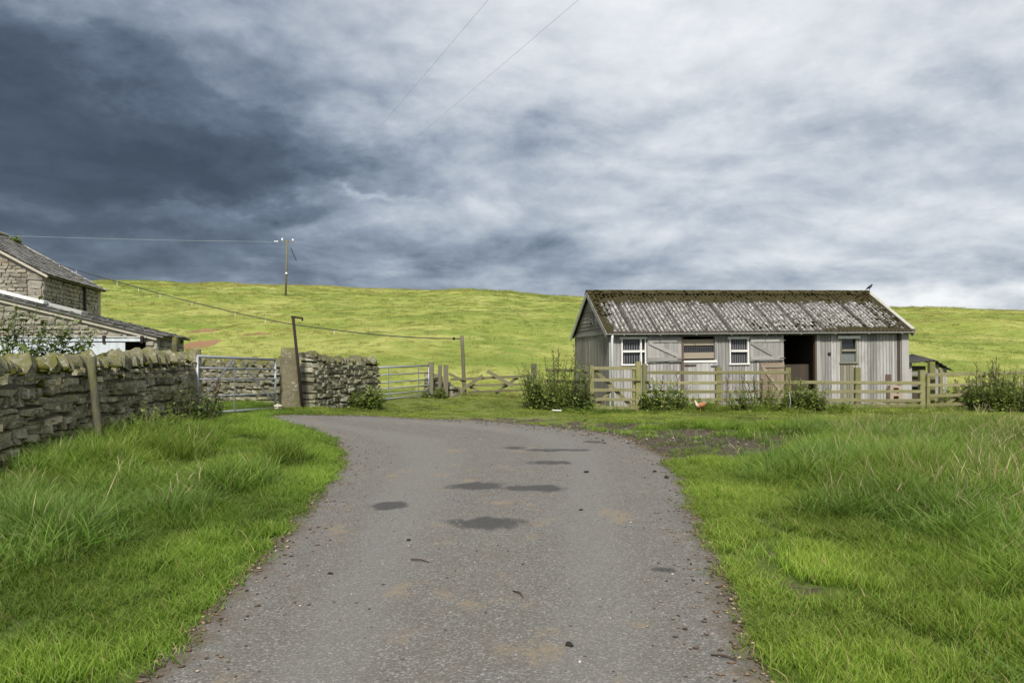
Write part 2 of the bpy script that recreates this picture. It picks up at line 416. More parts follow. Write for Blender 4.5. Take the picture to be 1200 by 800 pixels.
M_brown = mat('brown_door', b_wood((.17, .132, .098), (.30, .238, .180), 0, 2, (.24, .19, .15), .4))
M_brownh = mat('brown_ledge', b_wood((.20, .165, .125), (.33, .285, .220), 0, 0, (.28, .24, .19), .4))
M_olive = mat('olive_board', b_wood((.15, .142, .115), (.29, .275, .22), .3, 2, (.17, .16, .085), .4))
M_fenceh = mat('fence_rail', b_wood((.135, .118, .066), (.29, .262, .155), .55, 0, (.16, .165, .04), .4))
M_fencev = mat('fence_post', b_wood((.13, .118, .060), (.27, .255, .130), .70, 2, (.16, .18, .03), .5))
M_oldwood = mat('old_post', b_wood((.085, .075, .056), (.205, .185, .135), .25, 2, (.12, .12, .06), .4))
M_stakewood = mat('stake_wood', b_wood((.050, .046, .032), (.145, .135, .095), .45, 2, (.09, .09, .05), .5))
M_oldh = mat('old_rail', b_wood((.085, .075, .050), (.19, .17, .115), .4, 0, (.12, .12, .06), .4))
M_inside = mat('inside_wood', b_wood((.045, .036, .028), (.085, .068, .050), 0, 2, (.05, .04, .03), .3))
M_white = mat('white_paint', b_flat((.70, .69, .66), .65, .25, 22, .25))
M_upvc = mat('white_plastic', b_flat((.66, .67, .67), .4, .08, 5, .05))
M_gutter = mat('gutter_grey', b_flat((.36, .36, .345), .6, .3, 9, .2))
M_verge = mat('lichened_verge', b_flat((.34, .33, .28), .9, .55, 14, .7))
def b_galv(t, p):
    P = t.obj(); v = t.noise(P, 30, 5, .7); w = t.noise(P, 3, 5, .6)
    c = t.mix(v, (.25, .27, .295), (.40, .42, .445)); c = t.mix(t.math('MULTIPLY', t.step(w, .55, .75), .5), c, (.22, .20, .17))
    p(c, t.math('ADD', .42, t.math('MULTIPLY', v, .2)), t.bump(v, .15, .004), metal=.55)
M_galv = mat('galvanised', b_galv)
def b_rust(t, p):
    P = t.obj(); v = t.noise(P, 25, 6, .7)
    p(t.mix(v, (.012, .010, .009), (.035, .024, .019)), .9, t.bump(v, .5, .008), spec=.3)
M_rust = mat('rusty_iron', b_rust)
M_redrust = mat('red_iron', b_flat((.105, .072, .056), .85, .4, 18, .4))
M_glass = mat('dark_glass', lambda t, p: p((.018, .020, .022), t.math('ADD', .10, t.math('MULTIPLY', t.noise(t.obj(), 9, 4, .6), .15)), spec=.6))
M_dirtyglass = mat('dirty_glass', lambda t, p: p(t.mix(t.noise(t.obj(), 7, 6, .7), (.09, .105, .10), (.20, .22, .21)), .45, spec=.5))
M_bars = mat('window_bars', b_flat((.15, .15, .16), .7, .2, 9, .1))
M_wire = mat('wire', b_flat((.10, .10, .11), .5, .2, 5, 0))
M_palewire = mat('pale_wire', b_flat((.42, .43, .45), .5, .1, 5, 0))
M_cable = mat('cable', b_flat((.035, .037, .040), .6, .2, 5, 0))
M_ceramic = mat('ceramic', b_flat((.75, .76, .77), .25, .05, 5, 0))
M_black = mat('black_iron_sheet', b_flat((.045, .043, .042), .8, .4, 12, .3))
M_brickred = mat('clay', b_flat((.34, .27, .215), .9, .25, 14, .4))
def b_bluewhite(t, p):
    P = t.obj(); x, y, z = t.sep(P)
    v = t.noise(t.stretch(P, (5, 5, .8)), 1, 6, .65)
    p(t.mix(t.step(v, .3, .75), (.40, .45, .49), (.60, .64, .67)), .55, t.bump(t.noise(P, 3, 4, .5), .2, .01))
M_bluewhite = mat('pale_blue_paint', b_bluewhite)
def b_slate(t, p):
    P = t.pos(); r = t.sep(t.voro(P, 3.2, 'Color'))[0]; n = t.noise(P, 4, 6, .7); f = t.noise(P, 20, 5, .7)
    c = t.mix(r, (.095, .092, .088), (.20, .195, .185)); c = t.mix(t.math('MULTIPLY', t.step(n, .5, .7), .5), c, (.26, .235, .17))
    c = t.mix(t.math('MULTIPLY', t.step(f, .56, .7), .5), c, (.05, .05, .045))
    p(c, .85, t.bump(f, .5, .01), spec=.3)
M_slate = mat('stone_slate', b_slate)
SH_L, SH_D, SH_EAVE, SH_RISE = 10.56, 5.08, 2.45, 1.45
def b_roof(t, p):
    P = t.obj(); x, y, z = t.sep(P); r = t.rand()
    tr = t.attr('trough')
    n = t.noise(P, 2.2, 7, .68); f = t.noise(P, 17, 5, .7); s = t.voro(P, 11)
    c = t.mix(f, (.14, .137, .130), (.28, .275, .265))
    c = t.mix(t.math('MULTIPLY', t.step(t.noise(t.stretch(P, (1, 1, 1)), 8.5, 5, .72), .50, .60), .85), c, (.50, .49, .465))     # lichen
    c = t.mix(t.step(t.noise(t.vmath('ADD', P, (9.1, 3.3, 1.2)), 7.5, 5, .7), .50, .60), c, (.066, .058, .046))
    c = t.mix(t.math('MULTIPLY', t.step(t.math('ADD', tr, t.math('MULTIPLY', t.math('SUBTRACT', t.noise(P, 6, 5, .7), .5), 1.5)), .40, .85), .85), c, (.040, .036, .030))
    # moss: along the ridge, at the verges, lower right corner
    hi = t.step(z, SH_EAVE + SH_RISE * .42, SH_EAVE + SH_RISE * .98)
    ed = t.math('MAXIMUM', t.math('MULTIPLY', t.step(x, SH_L * .90, SH_L * 1.02), .95), t.math('SUBTRACT', 1.0, t.step(x, -.1, .55)))
    lo = t.math('MULTIPLY', t.step(x, 5.5, 8.5), t.math('SUBTRACT', 1.0, t.step(z, SH_EAVE, SH_EAVE + .35)))
    mk = t.math('MAXIMUM', t.math('MAXIMUM', hi, t.math('MULTIPLY', ed, .8)), t.math('MULTIPLY', lo, .8))
    mk = t.math('ADD', mk, t.math('MULTIPLY', t.math('SUBTRACT', t.noise(P, 4.2, 6, .72), .5), 1.7))
    mk = t.step(mk, .50, .68)
    c = t.mix(mk, c, t.mix(f, (.022, .020, .009), (.066, .056, .023)))
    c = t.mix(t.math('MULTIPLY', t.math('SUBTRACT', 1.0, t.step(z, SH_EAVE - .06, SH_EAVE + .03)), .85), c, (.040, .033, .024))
    yl = t.step(t.noise(t.vmath('ADD', P, (3, 8, 2)), 3.6, 4, .7), .70, .78)
    c = t.mix(t.math('MULTIPLY', yl, .7), c, (.36, .30, .09))
    p(c, .95, t.bump(t.math('ADD', f, mk), .8, .03), spec=.15)
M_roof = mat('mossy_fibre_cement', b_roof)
M_mossbrown = mat('brown_moss', b_flat((.046, .040, .015), 1.0, .7, 18, 1.0, .1))
M_mossgreen = mat('green_moss', b_flat((.070, .072, .014), 1.0, .6, 30, 1.0, .1))

def b_grass(root, mid, tip, trans=.35):
    def b(t, p):
        bt = t.attr('bt'); bc = t.attr('bc')
        tint = t.attr('tint', 'INSTANCER', 'Color')
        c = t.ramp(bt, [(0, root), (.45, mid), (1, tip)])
        c = t.mix(t.math('MULTIPLY', t.step(bc, .95, .97), .7), c, (.26, .215, .10))
        c = t.mix(1.0, c, t.mix(bc, (.72, .76, .7), (1.22, 1.14, 1.2)), 'MULTIPLY')
        c = t.mix(1.0, c, tint, 'MULTIPLY')
        p(c, .55, spec=.25)
        t.c = c; t.trans = trans
    return b
def leafy(m, trans):
    """adds light passing through thin leaves"""
    nt = NT(m.node_tree); bs = [n for n in nt.n if n.type == 'BSDF_PRINCIPLED'][0]; out = [n for n in nt.n if n.type == 'OUTPUT_MATERIAL'][0]
    tr = nt.node('ShaderNodeBsdfTranslucent')
    src = bs.inputs['Base Color'].links[0].from_socket
    nt.l.new(nt.mix(1.0, src, (1.1, 1.15, .6), 'MULTIPLY'), tr.inputs[0])
    ms = nt.node('ShaderNodeMixShader'); ms.inputs[0].default_value = trans
    nt.l.new(bs.outputs[0], ms.inputs[1]); nt.l.new(tr.outputs[0], ms.inputs[2]); nt.l.new(ms.outputs[0], out.inputs[0])
    return m
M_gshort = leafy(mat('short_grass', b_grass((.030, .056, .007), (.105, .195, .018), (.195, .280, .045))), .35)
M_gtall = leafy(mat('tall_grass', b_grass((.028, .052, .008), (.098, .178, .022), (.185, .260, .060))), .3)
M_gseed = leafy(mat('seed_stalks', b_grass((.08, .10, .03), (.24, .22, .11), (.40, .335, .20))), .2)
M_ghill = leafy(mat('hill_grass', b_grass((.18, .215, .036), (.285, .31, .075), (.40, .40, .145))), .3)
def b_leaf(a, b_, c3):
    def b(t, p):
        lc = t.attr('lc'); n = t.noise(t.obj(), 2.4, 4, .6)
        c = t.ramp(t.math('ADD', t.math('MULTIPLY', lc, .75), t.math('MULTIPLY', n, .25)), [(.1, a), (.5, b_), (.92, c3)])
        p(c, .5, spec=.35)
    return b
M_leaf = leafy(mat('weed_leaf', b_leaf((.070, .105, .024), (.180, .245, .058), (.31, .36, .115))), .42)
M_leafdark = leafy(mat('dark_leaf', b_leaf((.042, .064, .018), (.105, .150, .042), (.20, .24, .080))), .25)
M_leaflight = leafy(mat('light_leaf', b_leaf((.065, .100, .018), (.165, .240, .045), (.31, .36, .11))), .3)
M_stem = mat('weed_stem', b_flat((.075, .065, .035), .85, .3, 20, .2))
M_deadstem = mat('dead_stem', b_flat((.060, .040, .026), .9, .3, 20, .2))
M_litter = mat('leaf_litter', lambda t, p: p(t.ramp(t.attr('lc'), [(0, (.03, .02, .014)), (.6, (.11, .070, .038)), (.85, (.20, .135, .075)), (1, (.34, .28, .19))]), .9))
M_gravel = mat('gravel', lambda t, p: p(t.ramp(t.attr('lc'), [(0, (.035, .031, .026)), (.55, (.10, .088, .072)), (.85, (.21, .19, .165)), (1, (.46, .44, .40))]), .9))
M_clod = mat('dark_clod', b_flat((.022, .018, .014), .95, .4, 30, .5))

# ------------------------------------------------------------------ ground sheet
def axis_lines(a):
    out = [a[0][0]]
    for (s, e, st) in a:
        n = max(1, int(round((e - s) / st))); out += list(s + (e - s) * np.arange(1, n + 1) / n)
    return np.array(out)
MUD = [(815, 521, 85, 13, 1.15), (770, 509, 70, 5, 1.0), (900, 515, 70, 6, .55), (850, 530, 60, 6, .6), (700, 499, 70, 4, .8), (600, 492, 60, 3.5, .7), (905, 645, 20, 8, .55), (935, 690, 24, 8, .5), (900, 615, 16, 6, .5),
       (268, 640, 20, 5, .45)]
SOIL = [(237, 385, 15, 3.4, 1.2), (229, 402, 19, 8, 1.0), (302, 388.5, 15, 2.8, 1.05), (283, 391, 10, 1.8, .9)]
def blob_mask(x, y, L):
    m = np.zeros_like(x)
    for px, py, rx, ry, amp in L:
        c = hit(px, py); a = rx / F * c.y; b = max(.4, (hit(px, py - ry).y - hit(px, py + ry).y) / 2)
        m = np.maximum(m, amp * np.exp(-.9 * (((x - c.x) / a) ** 2 + ((y - c.y) / b) ** 2)))
    return m
def ground():
    xs = axis_lines([(-3000, -600, 400), (-600, -140, 40), (-140, -40, 2.2), (-40, -12, .7), (-12, 16, .16), (16, 60, .9), (60, 160, 2.5), (160, 600, 40), (600, 3000, 400)])
    ys = axis_lines([(-60, -6, 6), (-6, 0, .5), (0, 27, .16), (27, 60, .45), (60, 190, 1.1), (190, 420, 12), (420, 3000, 300)])
    X, Y = np.meshgrid(xs, ys); x, y = X.ravel(), Y.ravel()
    z = gz(x, y)
    near = (np.abs(x) < 20) & (y < 32)
    sd = np.full(x.shape, 9.); sd[near] = road_sd(x[near], y[near])
    z = z - .07 * S(-sd / .35)
    mic = vnoise(x, y, 1.1, 9) * .10 + vnoise(x, y, 3.1, 10) * .035
    z = z + np.where(near, mic * S((sd - .1) / 1.0), 0)
    tall = S((sd - 1.0) / 2.0) * (y < 19)
    z = z + np.where(near & (x > 0), .06 * tall, 0)
    far = y > 420; z = np.where(far, np.minimum(z, 2), z)
    soil = blob_mask(x, y, SOIL); mud = np.where(y < 32, blob_mask(x, y, MUD), 0)
    z = z - .5 * S(soil) - .03 * S(mud)
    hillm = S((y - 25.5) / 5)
    worn = S((y - 18.5) / 2.0) * (1 - hillm) * S((x + 6) / 3) + S(1 - sd / 1.2) * .3
    n, m = len(xs), len(ys)
    idx = np.arange(n * m).reshape(m, n)
    q = np.stack([idx[:-1, :-1], idx[:-1, 1:], idx[1:, 1:], idx[1:, :-1]], -1).reshape(-1, 4)
    me = np_mesh('ground', np.stack([x, y, z], 1), q, M_ground, True,
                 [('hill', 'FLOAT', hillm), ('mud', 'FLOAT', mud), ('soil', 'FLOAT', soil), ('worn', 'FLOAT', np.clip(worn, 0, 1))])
    tag(link('ground', me), 'rough grass verge rising to a bright green pasture hill', kind='structure')
ground()
def road():
    bm = bmesh.new()
    vs = [bm.verts.new((a, b, 0)) for a, b in ROAD]
    bm.faces.new(vs)
    for ax, lo, hi, st in (('y', -12, 25, .22), ('x', -8, 5, .22)):
        v = lo
        while v < hi:
            bmesh.ops.bisect_plane(bm, geom=bm.verts[:] + bm.edges[:] + bm.faces[:], plane_co=(v, v, 0), plane_no=(1, 0, 0) if ax == 'x' else (0, 1, 0))
            v += st
    bmesh.ops.triangulate(bm, faces=bm.faces[:])
    co = np.array([v.co[:] for v in bm.verts]); sd = road_sd(co[:, 0], co[:, 1])
    z = gz(co[:, 0], co[:, 1]) + .012 + .03 * S(-sd / 1.6)
    for v, zz in zip(bm.verts, z): v.co.z = zz
    me = bpy.data.meshes.new('road'); bm.to_mesh(me); bm.free()
    me.materials.append(M_road); me.polygons.foreach_set('use_smooth', [True] * len(me.polygons))
    def dist_line(Q):
        best = np.full(len(co), 1e9)
        for (ax, ay), (bx, by) in zip(Q[:-1], Q[1:]):
            dx, dy = bx - ax, by - ay; tt = np.clip(((co[:, 0] - ax) * dx + (co[:, 1] - ay) * dy) / (dx * dx + dy * dy + 1e-12), 0, 1)
            best = np.minimum(best, (co[:, 0] - ax - tt * dx) ** 2 + (co[:, 1] - ay - tt * dy) ** 2)
        return np.sqrt(best)
    nl = 8 * (3 + len(LEFT)); dl, dr = dist_line(ROAD[:nl]), dist_line(ROAD[nl:])
    a = me.attributes.new('lat', 'FLOAT', 'POINT'); a.data.foreach_set('value', ((dl - dr) / (dl + dr + 1e-6)).astype(np.float32))
    a = me.attributes.new('edge', 'FLOAT', 'POINT'); a.data.foreach_set('value', np.clip(1 + sd / .42, 0, 1).astype(np.float32))
    tag(link('road', me), 'worn grey tarmac farm lane bending left to the gate', kind='structure')
road()
def road_z(x, y):
    return float(gz(x, y) + .012 + .03 * S(-road_sd([x], [y])[0] / 1.6))

# ------------------------------------------------------------------ stones
def stone_variant(seed, bev, jit, flat=False):
    r = random.Random(seed); bm = bmesh.new(); bmesh.ops.create_cube(bm, size=1)
    for v in bm.verts: v.co += Vector([r.uniform(-jit, jit) for _ in range(3)])
    bmesh.ops.bevel(bm, geom=bm.edges[:] + bm.verts[:], offset=bev, segments=1, affect='EDGES', profile=.5)
    for v in bm.verts: v.co += Vector([r.uniform(-.025, .025) for _ in range(3)])
    return bm
def variants(name, m, n, bev=(.06, .15), jit=.11):
    out = []
    for i in range(n):
        bm = stone_variant(i * 7 + hash(len(name)) % 5, random.Random(i).uniform(*bev), jit)
        me = bpy.data.meshes.new(name); bm.to_mesh(me); bm.free(); me.materials.append(m); out.append(me)
    return out
V_STONE = variants('stone', M_wall, 12); V_STONE2 = variants('stone', M_wall2, 12); V_BARN = variants('stone', M_barn, 12, (.07, .17), .12)
def cope_variants(m, n):
    out = []
    for i in range(n):
        r = random.Random(100 + i); pr = []
        k = 9; ph = r.uniform(-.16, .16)
        for j in range(k):
            a = math.pi * j / (k - 1)
            pr.append((math.cos(a) * .5 * (1 + r.uniform(-.10, .10)) + ph * math.sin(a), math.sin(a) ** .55 * (1 + r.uniform(-.12, .10))))
        bm = bmesh.new()
        vs = [bm.verts.new((-.5, p_[0], p_[1])) for p_ in pr]
        f = bm.faces.new(vs)
        ex = bmesh.ops.extrude_face_region(bm, geom=[f])
        for g in ex['geom']:
            if isinstance(g, bmesh.types.BMVert): g.co.x += 1; g.co.y *= r.uniform(.86, .98); g.co.z *= r.uniform(.86, .98)
        bmesh.ops.recalc_face_normals(bm, faces=bm.faces)
        bmesh.ops.bevel(bm, geom=[e for e in bm.edges if abs(e.verts[0].co.x - e.verts[1].co.x) < .3], offset=.07, segments=1, affect='EDGES')
        me = bpy.data.meshes.new('coping_stone'); bm.to_mesh(me); bm.free(); me.materials.append(m); out.append(me)
    return out
V_COPE = cope_variants(M_cope, 8)
def blob_variants(name, m, n, seed=0):
    out = []
    for i in range(n):
        r = random.Random(seed + i); bm = bmesh.new(); bmesh.ops.create_icosphere(bm, subdivisions=2, radius=.5)
        for v in bm.verts:
            v.co *= 1 + r.uniform(-.26, .26)
        me = bpy.data.meshes.new(name); bm.to_mesh(me); bm.free(); me.materials.append(m)
        me.polygons.foreach_set('use_smooth', [True] * len(me.polygons)); out.append(me)
    return out
V_MOSS = blob_variants('moss_cushion', M_mossgreen, 5)
class Joined:
    """many small pieces joined into one mesh"""
    def __init__(s): s.V = []; s.F = []; s.n = 0
    def add(s, me, M):
        nv = len(me.vertices); co = np.empty(nv * 3); me.vertices.foreach_get('co', co); co = co.reshape(-1, 3)
        A = np.array(M); s.V.append(co @ A[:3, :3].T + A[:3, 3])
        s.F += [tuple(i + s.n for i in p.vertices) for p in me.polygons]; s.n += nv
    def build(s, name, m, parent, kind='stuff', smooth=False):
        me = bpy.data.meshes.new(name); me.from_pydata(np.concatenate(s.V).tolist(), [], s.F); me.materials.append(m)
        if smooth: me.polygons.foreach_set('use_smooth', [True] * len(me.polygons))
        o = link(name, me, parent); o['kind'] = kind; return o
def TRS(loc, rot, sc): return Matrix.LocRotScale(Vector(loc), Euler(rot), Vector(sc))
def place(name, me, M, parent):
    o = link(name, me, parent); o.matrix_basis = M; return o

def drystone(label, p0, p1, top0, top1, th, seed, var=V_STONE, vm=M_wall, parts=True, cope=True, lens=(.16, .42), ch=(.075, .15), cope_h=.27, cope_t=(.11, .2), moss=8, ragged=0.0):
    """dry stone wall from p0 to p1 (x,y); top0/top1 = absolute height of the coursed part at each end"""
    r = random.Random(seed); p0, p1 = Vector(p0), Vector(p1); L = (p1 - p0).length; e = (p1 - p0) / L; ang = math.atan2(e.y, e.x)
    g0 = G(*p0)
    t = thing('dry_stone_wall', label, 'wall', (p0.x, p0.y, g0))
    nrm = Vector((-e.y, e.x))
    def top(s): return top0 + (top1 - top0) * s / L + ragged * math.sin(s * 2.3 + seed)
    J = Joined(); allst = []; zb = min(g0, G(*p1)) - .12; z = zb; mx = max(top0, top1) + ragged
    while z < mx - .02:
        h = r.uniform(*ch); s = -r.uniform(0, .2); ph = r.uniform(0, 6)
        while s < L:
            l = r.choice((.6, .8, 1, 1, 1.25)) * r.uniform(*lens)
            a, b = max(s, 0), min(s + l, L); s += l
            mid = (a + b) / 2
            if b - a < .07 or z + h * .5 > top(mid): continue
            bat = th * (1.12 - .28 * (z - zb) / (mx - zb)); hh = min(h, top(mid) - z + .03)
            zo = .025 * math.sin(mid * 1.9 + ph) + r.uniform(-.014, .014)
            subs = [(0, hh)] if r.random() > .22 or hh < .09 else [(0, hh * .5), (hh * .5, hh * .5)]
            for so_, sh in subs:
                q = p0 + e * mid + nrm * r.uniform(-.022, .022)
                M = TRS((q.x, q.y, z + zo + so_ + sh / 2), (r.uniform(-.06, .06), r.uniform(-.10, .10), ang + r.uniform(-.08, .08)), ((b - a) * r.uniform(.98, 1.06), bat * r.uniform(.95, 1.05), sh * r.uniform(1.0, 1.18)))
                ppx = CX + q.x / max(q.y, .5) * F
                allst.append(((b - a) * sh / (q.x ** 2 + q.y ** 2) * (1 if ppx > -20 else .001), r.choice(var), M))
        z += h
    allst.sort(key=lambda q: -q[0])
    for i, (_, me, M) in enumerate(allst):
        if parts and i < 290: place('stone', me, M, t)
        else: J.add(me, M)
    if J.n: J.build('stones', vm, t)
    core = MB(); k = 10
    for i in range(k):
        a, b = .06 + (L - .12) * i / k, .06 + (L - .12) * (i + 1) / k
        c0 = p0 + e * a; c1 = p0 + e * b
        hgt = min(top(a), top(b)) - .05
        core.bar((c0.x, c0.y, (zb + hgt) / 2), (c1.x, c1.y, (zb + hgt) / 2), th * .72, hgt - zb)
    core.build('hearting', M_core, t)
    if cope:
        s = 0
        while s < L - .04:
            tk = min(r.uniform(*cope_t), L - s); q = p0 + e * (s + tk / 2); hh = cope_h * r.uniform(.65, 1.3)
            M = TRS((q.x, q.y, top(s) - .03), (r.uniform(-.12, .12), r.uniform(.1, .6), ang + r.uniform(-.3, .3)), (tk * r.uniform(1.0, 1.2), th * r.uniform(.78, 1.02), hh))
            place('coping_stone', r.choice(V_COPE), M, t); s += tk * r.uniform(.9, 1.1)
    for i in range(moss):
        s = r.uniform(.1, L - .1); q = p0 + e * s; side = -1 if nrm.dot(Vector((-q.x, -q.y))) < 0 else 1
        zz = top(s) - r.choice([-.02, .0, -.05, .12, .3]) * r.uniform(.4, 1.3)
        off = nrm * side * th * .42
        M = TRS((q.x + off.x, q.y + off.y, zz), (0, 0, r.uniform(0, 6)), (r.uniform(.07, .24), r.uniform(.06, .12), r.uniform(.03, .08)))
        place('moss_cushion', r.choice(V_MOSS), M, t)
    return t
# wall beside the lane, its wall behind the gate, the stub right of the stone post, and the stub by the second gate
drystone('tall mossy dry stone wall along the grass verge beside the lane', (-6.47, 8.2), (-6.74, 16.25), 1.35, 1.50, .5, 3, parts=True, moss=46, lens=(.14, .36), ch=(.07, .145), cope_h=.27, cope_t=(.09, .22))
drystone('dry stone wall seen through the bars of the closed five-bar gate', (-12.2, 24.2), (-6.2, 21.6), 1.42, 1.36, .48, 5, V_STONE2, M_wall2, parts=False, moss=8, lens=(.14, .36), ch=(.06, .12), cope_h=.25)
drystone('short broken-topped dry stone wall between standing stone post and hurdle gate', (-5.3, 20.45), (-4.12, 23.6), 1.58, 1.36, .5, 8, V_STONE2, M_wall2, parts=True, moss=9, lens=(.14, .36), ch=(.07, .125), cope_h=.2, ragged=.05)
drystone('crumbling stub of dry stone wall behind two wooden posts', (-2.95, 27.5), (-1.85, 27.0), 1.18, .62, .5, 9, V_STONE2, M_wall2, parts=True, cope=False, moss=3, ragged=.06)

def slab_post(name, label, cx, cy, w, d, z0, z1, m, taper=.86, lean=0, seed=1):
    r = random.Random(seed); bm = bmesh.new(); rows = 9; cols = 4; ring_n = 4 * cols
    R_ = []
    for i in range(rows + 1):
        f = i / rows; k = 1 - (1 - taper) * f; vs = []
        for j in range(ring_n):
            side, q = divmod(j, cols); u = -.5 + q / cols
            x, y = [(u, -.5), (.5, u), (-u, .5), (-.5, -u)][side]
            rr = .93 if abs(abs(x) - .5) < .01 and abs(abs(y) - .5) < .01 else 1
            top = .94 if i == rows else 1
            vs.append(bm.verts.new((x * w * k * rr * top + r.uniform(-.012, .012) + lean * f, y * d * k * rr * top + r.uniform(-.012, .012), z0 + (z1 - z0) * f + (r.uniform(-.03, .02) if i == rows else 0))))
        R_.append(vs)
    for i in range(rows):
        for j in range(ring_n): bm.faces.new((R_[i][j], R_[i][(j + 1) % ring_n], R_[i + 1][(j + 1) % ring_n], R_[i + 1][j]))
    c = bm.verts.new((lean, 0, z1 + .03))
    for j in range(ring_n): bm.faces.new((R_[-1][j], R_[-1][(j + 1) % ring_n], c))
    bmesh.ops.recalc_face_normals(bm, faces=bm.faces)
    me = bpy.data.meshes.new(name); bm.to_mesh(me); bm.free(); me.materials.append(m)
    me.polygons.foreach_set('use_smooth', [True] * len(me.polygons))
    o = link(name, me); o.location = (cx, cy, 0); return tag(o, label, 'gatepost')
slab_post('stone_gatepost', 'broad standing stone gatepost beside the leaning iron pole', (341.5 - CX) / F * 20, 20.0, .56, .34, .05, 1.83, M_post, .74, -.05, 2)
slab_post('stone_gatepost', 'mossy stone gatepost closing the end of the tall wall', -6.66, 16.62, .30, .36, .1, 1.78, M_wall, .85, .0, 5)
slab_post('stone_gatepost', 'narrow pointed mossy stone upright rising behind the end of the tall wall', -7.15, 16.9, .2, .2, .1, 2.02, M_cope, .5, .0, 7)

# ------------------------------------------------------------------ metal gates
def field_gate(name, label, a, b, H, z_a, z_b, rails, brace, nvert=(.5,), r=.025):
    """a, b = (x,y) hinge/latch ends; rails = heights as fractions of H"""
    A = Vector((a[0], a[1], z_a)); B = Vector((b[0], b[1], z_b)); e = B - A; up = Vector((0, 0, 1))
    t = thing(name, label, 'gate', A)
    def pt(u, h): return A + e * u + up * (H * h)
    for u in (0, 1): MB().tube([pt(u, 0), pt(u, 1)], r * 1.15, 10).build('stile', M_galv, t, True)
    for h in rails: MB().tube([pt(0, h), pt(1, h)], r * (1.2 if h in (rails[0], rails[-1]) else .85), 10).build('rail', M_galv, t, True)
    n = Vector((e.y, -e.x, 0)).normalized() * .03
    if n.y > 0: n = -n
    for u in nvert: MB().bar(pt(u, 0) + n, pt(u, 1) + n, .035, .008, up=n).build('upright', M_galv, t)
    for (u0, h0, u1, h1) in brace: MB().bar(pt(u0, h0) + n * 1.4, pt(u1, h1) + n * 1.4, .008, .045, up=up).build('brace', M_galv, t)
    for h in (.12, .88): MB().tube([pt(0, h), pt(0, h) - e.normalized() * .12], .014, 8).build('hinge', M_rust, t, True)
    MB().bar(pt(1, .62) + n, pt(1, .62) + n + e.normalized() * .1, .02, .05).build('latch', M_galv, t)
    return t
field_gate('metal_gate', 'galvanised five-bar gate with inverted V braces hung beside the tall wall', (-6.52, 16.5), (-5.80, 19.5), 1.19, .44, .36, (0, .30, .60, .80, 1.0), [(.40, .97, .02, .22), (.50, .92, .90, .22)], (.42,))
field_gate('metal_gate', 'galvanised seven-bar gate in line with the wooden hinge post', (-2.76, 26.35), (-4.12, 24.0), 1.10, .24, .20, (0, .12, .25, .40, .58, .79, 1.0), [], (.22, .78))

# iron pole leaning on the stone post
def iron_pole():
    a, b = at(356, 481, 19.75), at(343.5, 372, 19.75)
    t = thing('iron_pole', 'thin rusty iron pole with a hooked top leaning by the stone gatepost', 'pole', a - Vector((0, 0, .2)))
    MB().tube([a - Vector((0, 0, .25)), b], .036, 10).build('shaft', M_rust, t, True)
    MB().bar(b + Vector((-.05, 0, .02)), at(355, 373, 19.75), .05, .045).build('arm', M_rust, t)
    MB().bar(at(354.2, 372.5, 19.75), at(354.4, 376, 19.75), .04, .035).build('hook', M_rust, t)
iron_pole()

def wood_post(label, px, ptop, pbot, D, w, m=M_oldwood, lean=(0, 0), name='wooden_post', roundp=False, group=None):
    a = at(px, pbot, D); b = at(px, ptop, D); b += Vector((lean[0], lean[1], 0))
    a = a + (a - b).normalized() * .3
    mb = MB()
    if roundp:
        n = 6; mb.tube([a.lerp(b, i / n) + Vector((rnd.uniform(-.006, .006), rnd.uniform(-.006, .006), 0)) for i in range(n + 1)], [w / 2 * rnd.uniform(.94, 1.05) for _ in range(n + 1)], 10)
    else: mb.bar(a, b, w, w, up=(0, 1, 0), cham=w * .08)
    o = mb.build(name, m, None, roundp); return tag(o, label, 'post', group)
wood_post('weathered round fence post leaning against the tall dry stone wall', 116.5, 418, 514, 11.7, .11, M_stakewood, (-.155, .05), roundp=True)
wood_post('square grey hinge post carrying the seven-bar gate', 505, 424, 470, 26.45, .17, M_oldwood)
wood_post('lichened wooden post standing closer to the square hinge post', 515.5, 428, 466, 26.55, .12, M_oldwood)
wood_post('stout pale-topped wooden post standing closer to the broken hurdle', 522.5, 427.5, 466, 26.45, .15, M_oldwood)
wood_post('tall slim wooden pole carrying the black cable above the broken hurdle', 544.5, 393, 462, 28, .13, M_oldwood, (-.10, 0), roundp=True)
wood_post('squat gatepost half hidden in the tall nettles', 625.5, 426, 478, 25.2, .18, M_oldwood)

def broken_hurdle():
    D = 27.6
    t = thing('wooden_hurdle', 'broken old wooden hurdle with crossed braces lying open', 'hurdle', at(574, 464, D))
    def bar(n, x0, y0, x1, y1, w=.09, d=0.0):
        a, b = at(x0, y0, D + d), at(x1, y1, D + d)
        MB().bar(a, b, .035, w, up=(0, 0, 1)).build(n, M_oldh, t)
    bar('rail', 528, 444.5, 620, 440.5, .085); bar('rail', 548, 451.5, 620, 450, .075); bar('rail', 549, 459.5, 620, 456.5, .07)
    bar('brace', 531, 463.5, 566, 440, .12, -.06); bar('brace', 571, 434.5, 601, 452.5, .12, -.06); bar('brace', 581, 460.5, 607, 442, .10, .06)
    bar('brace', 526, 437.5, 546, 448, .09, .06); bar('brace', 549, 452.5, 562, 458.5, .08, .06)
    bar('stile', 619, 438.5, 619.2, 462, .10, .05)
broken_hurdle()

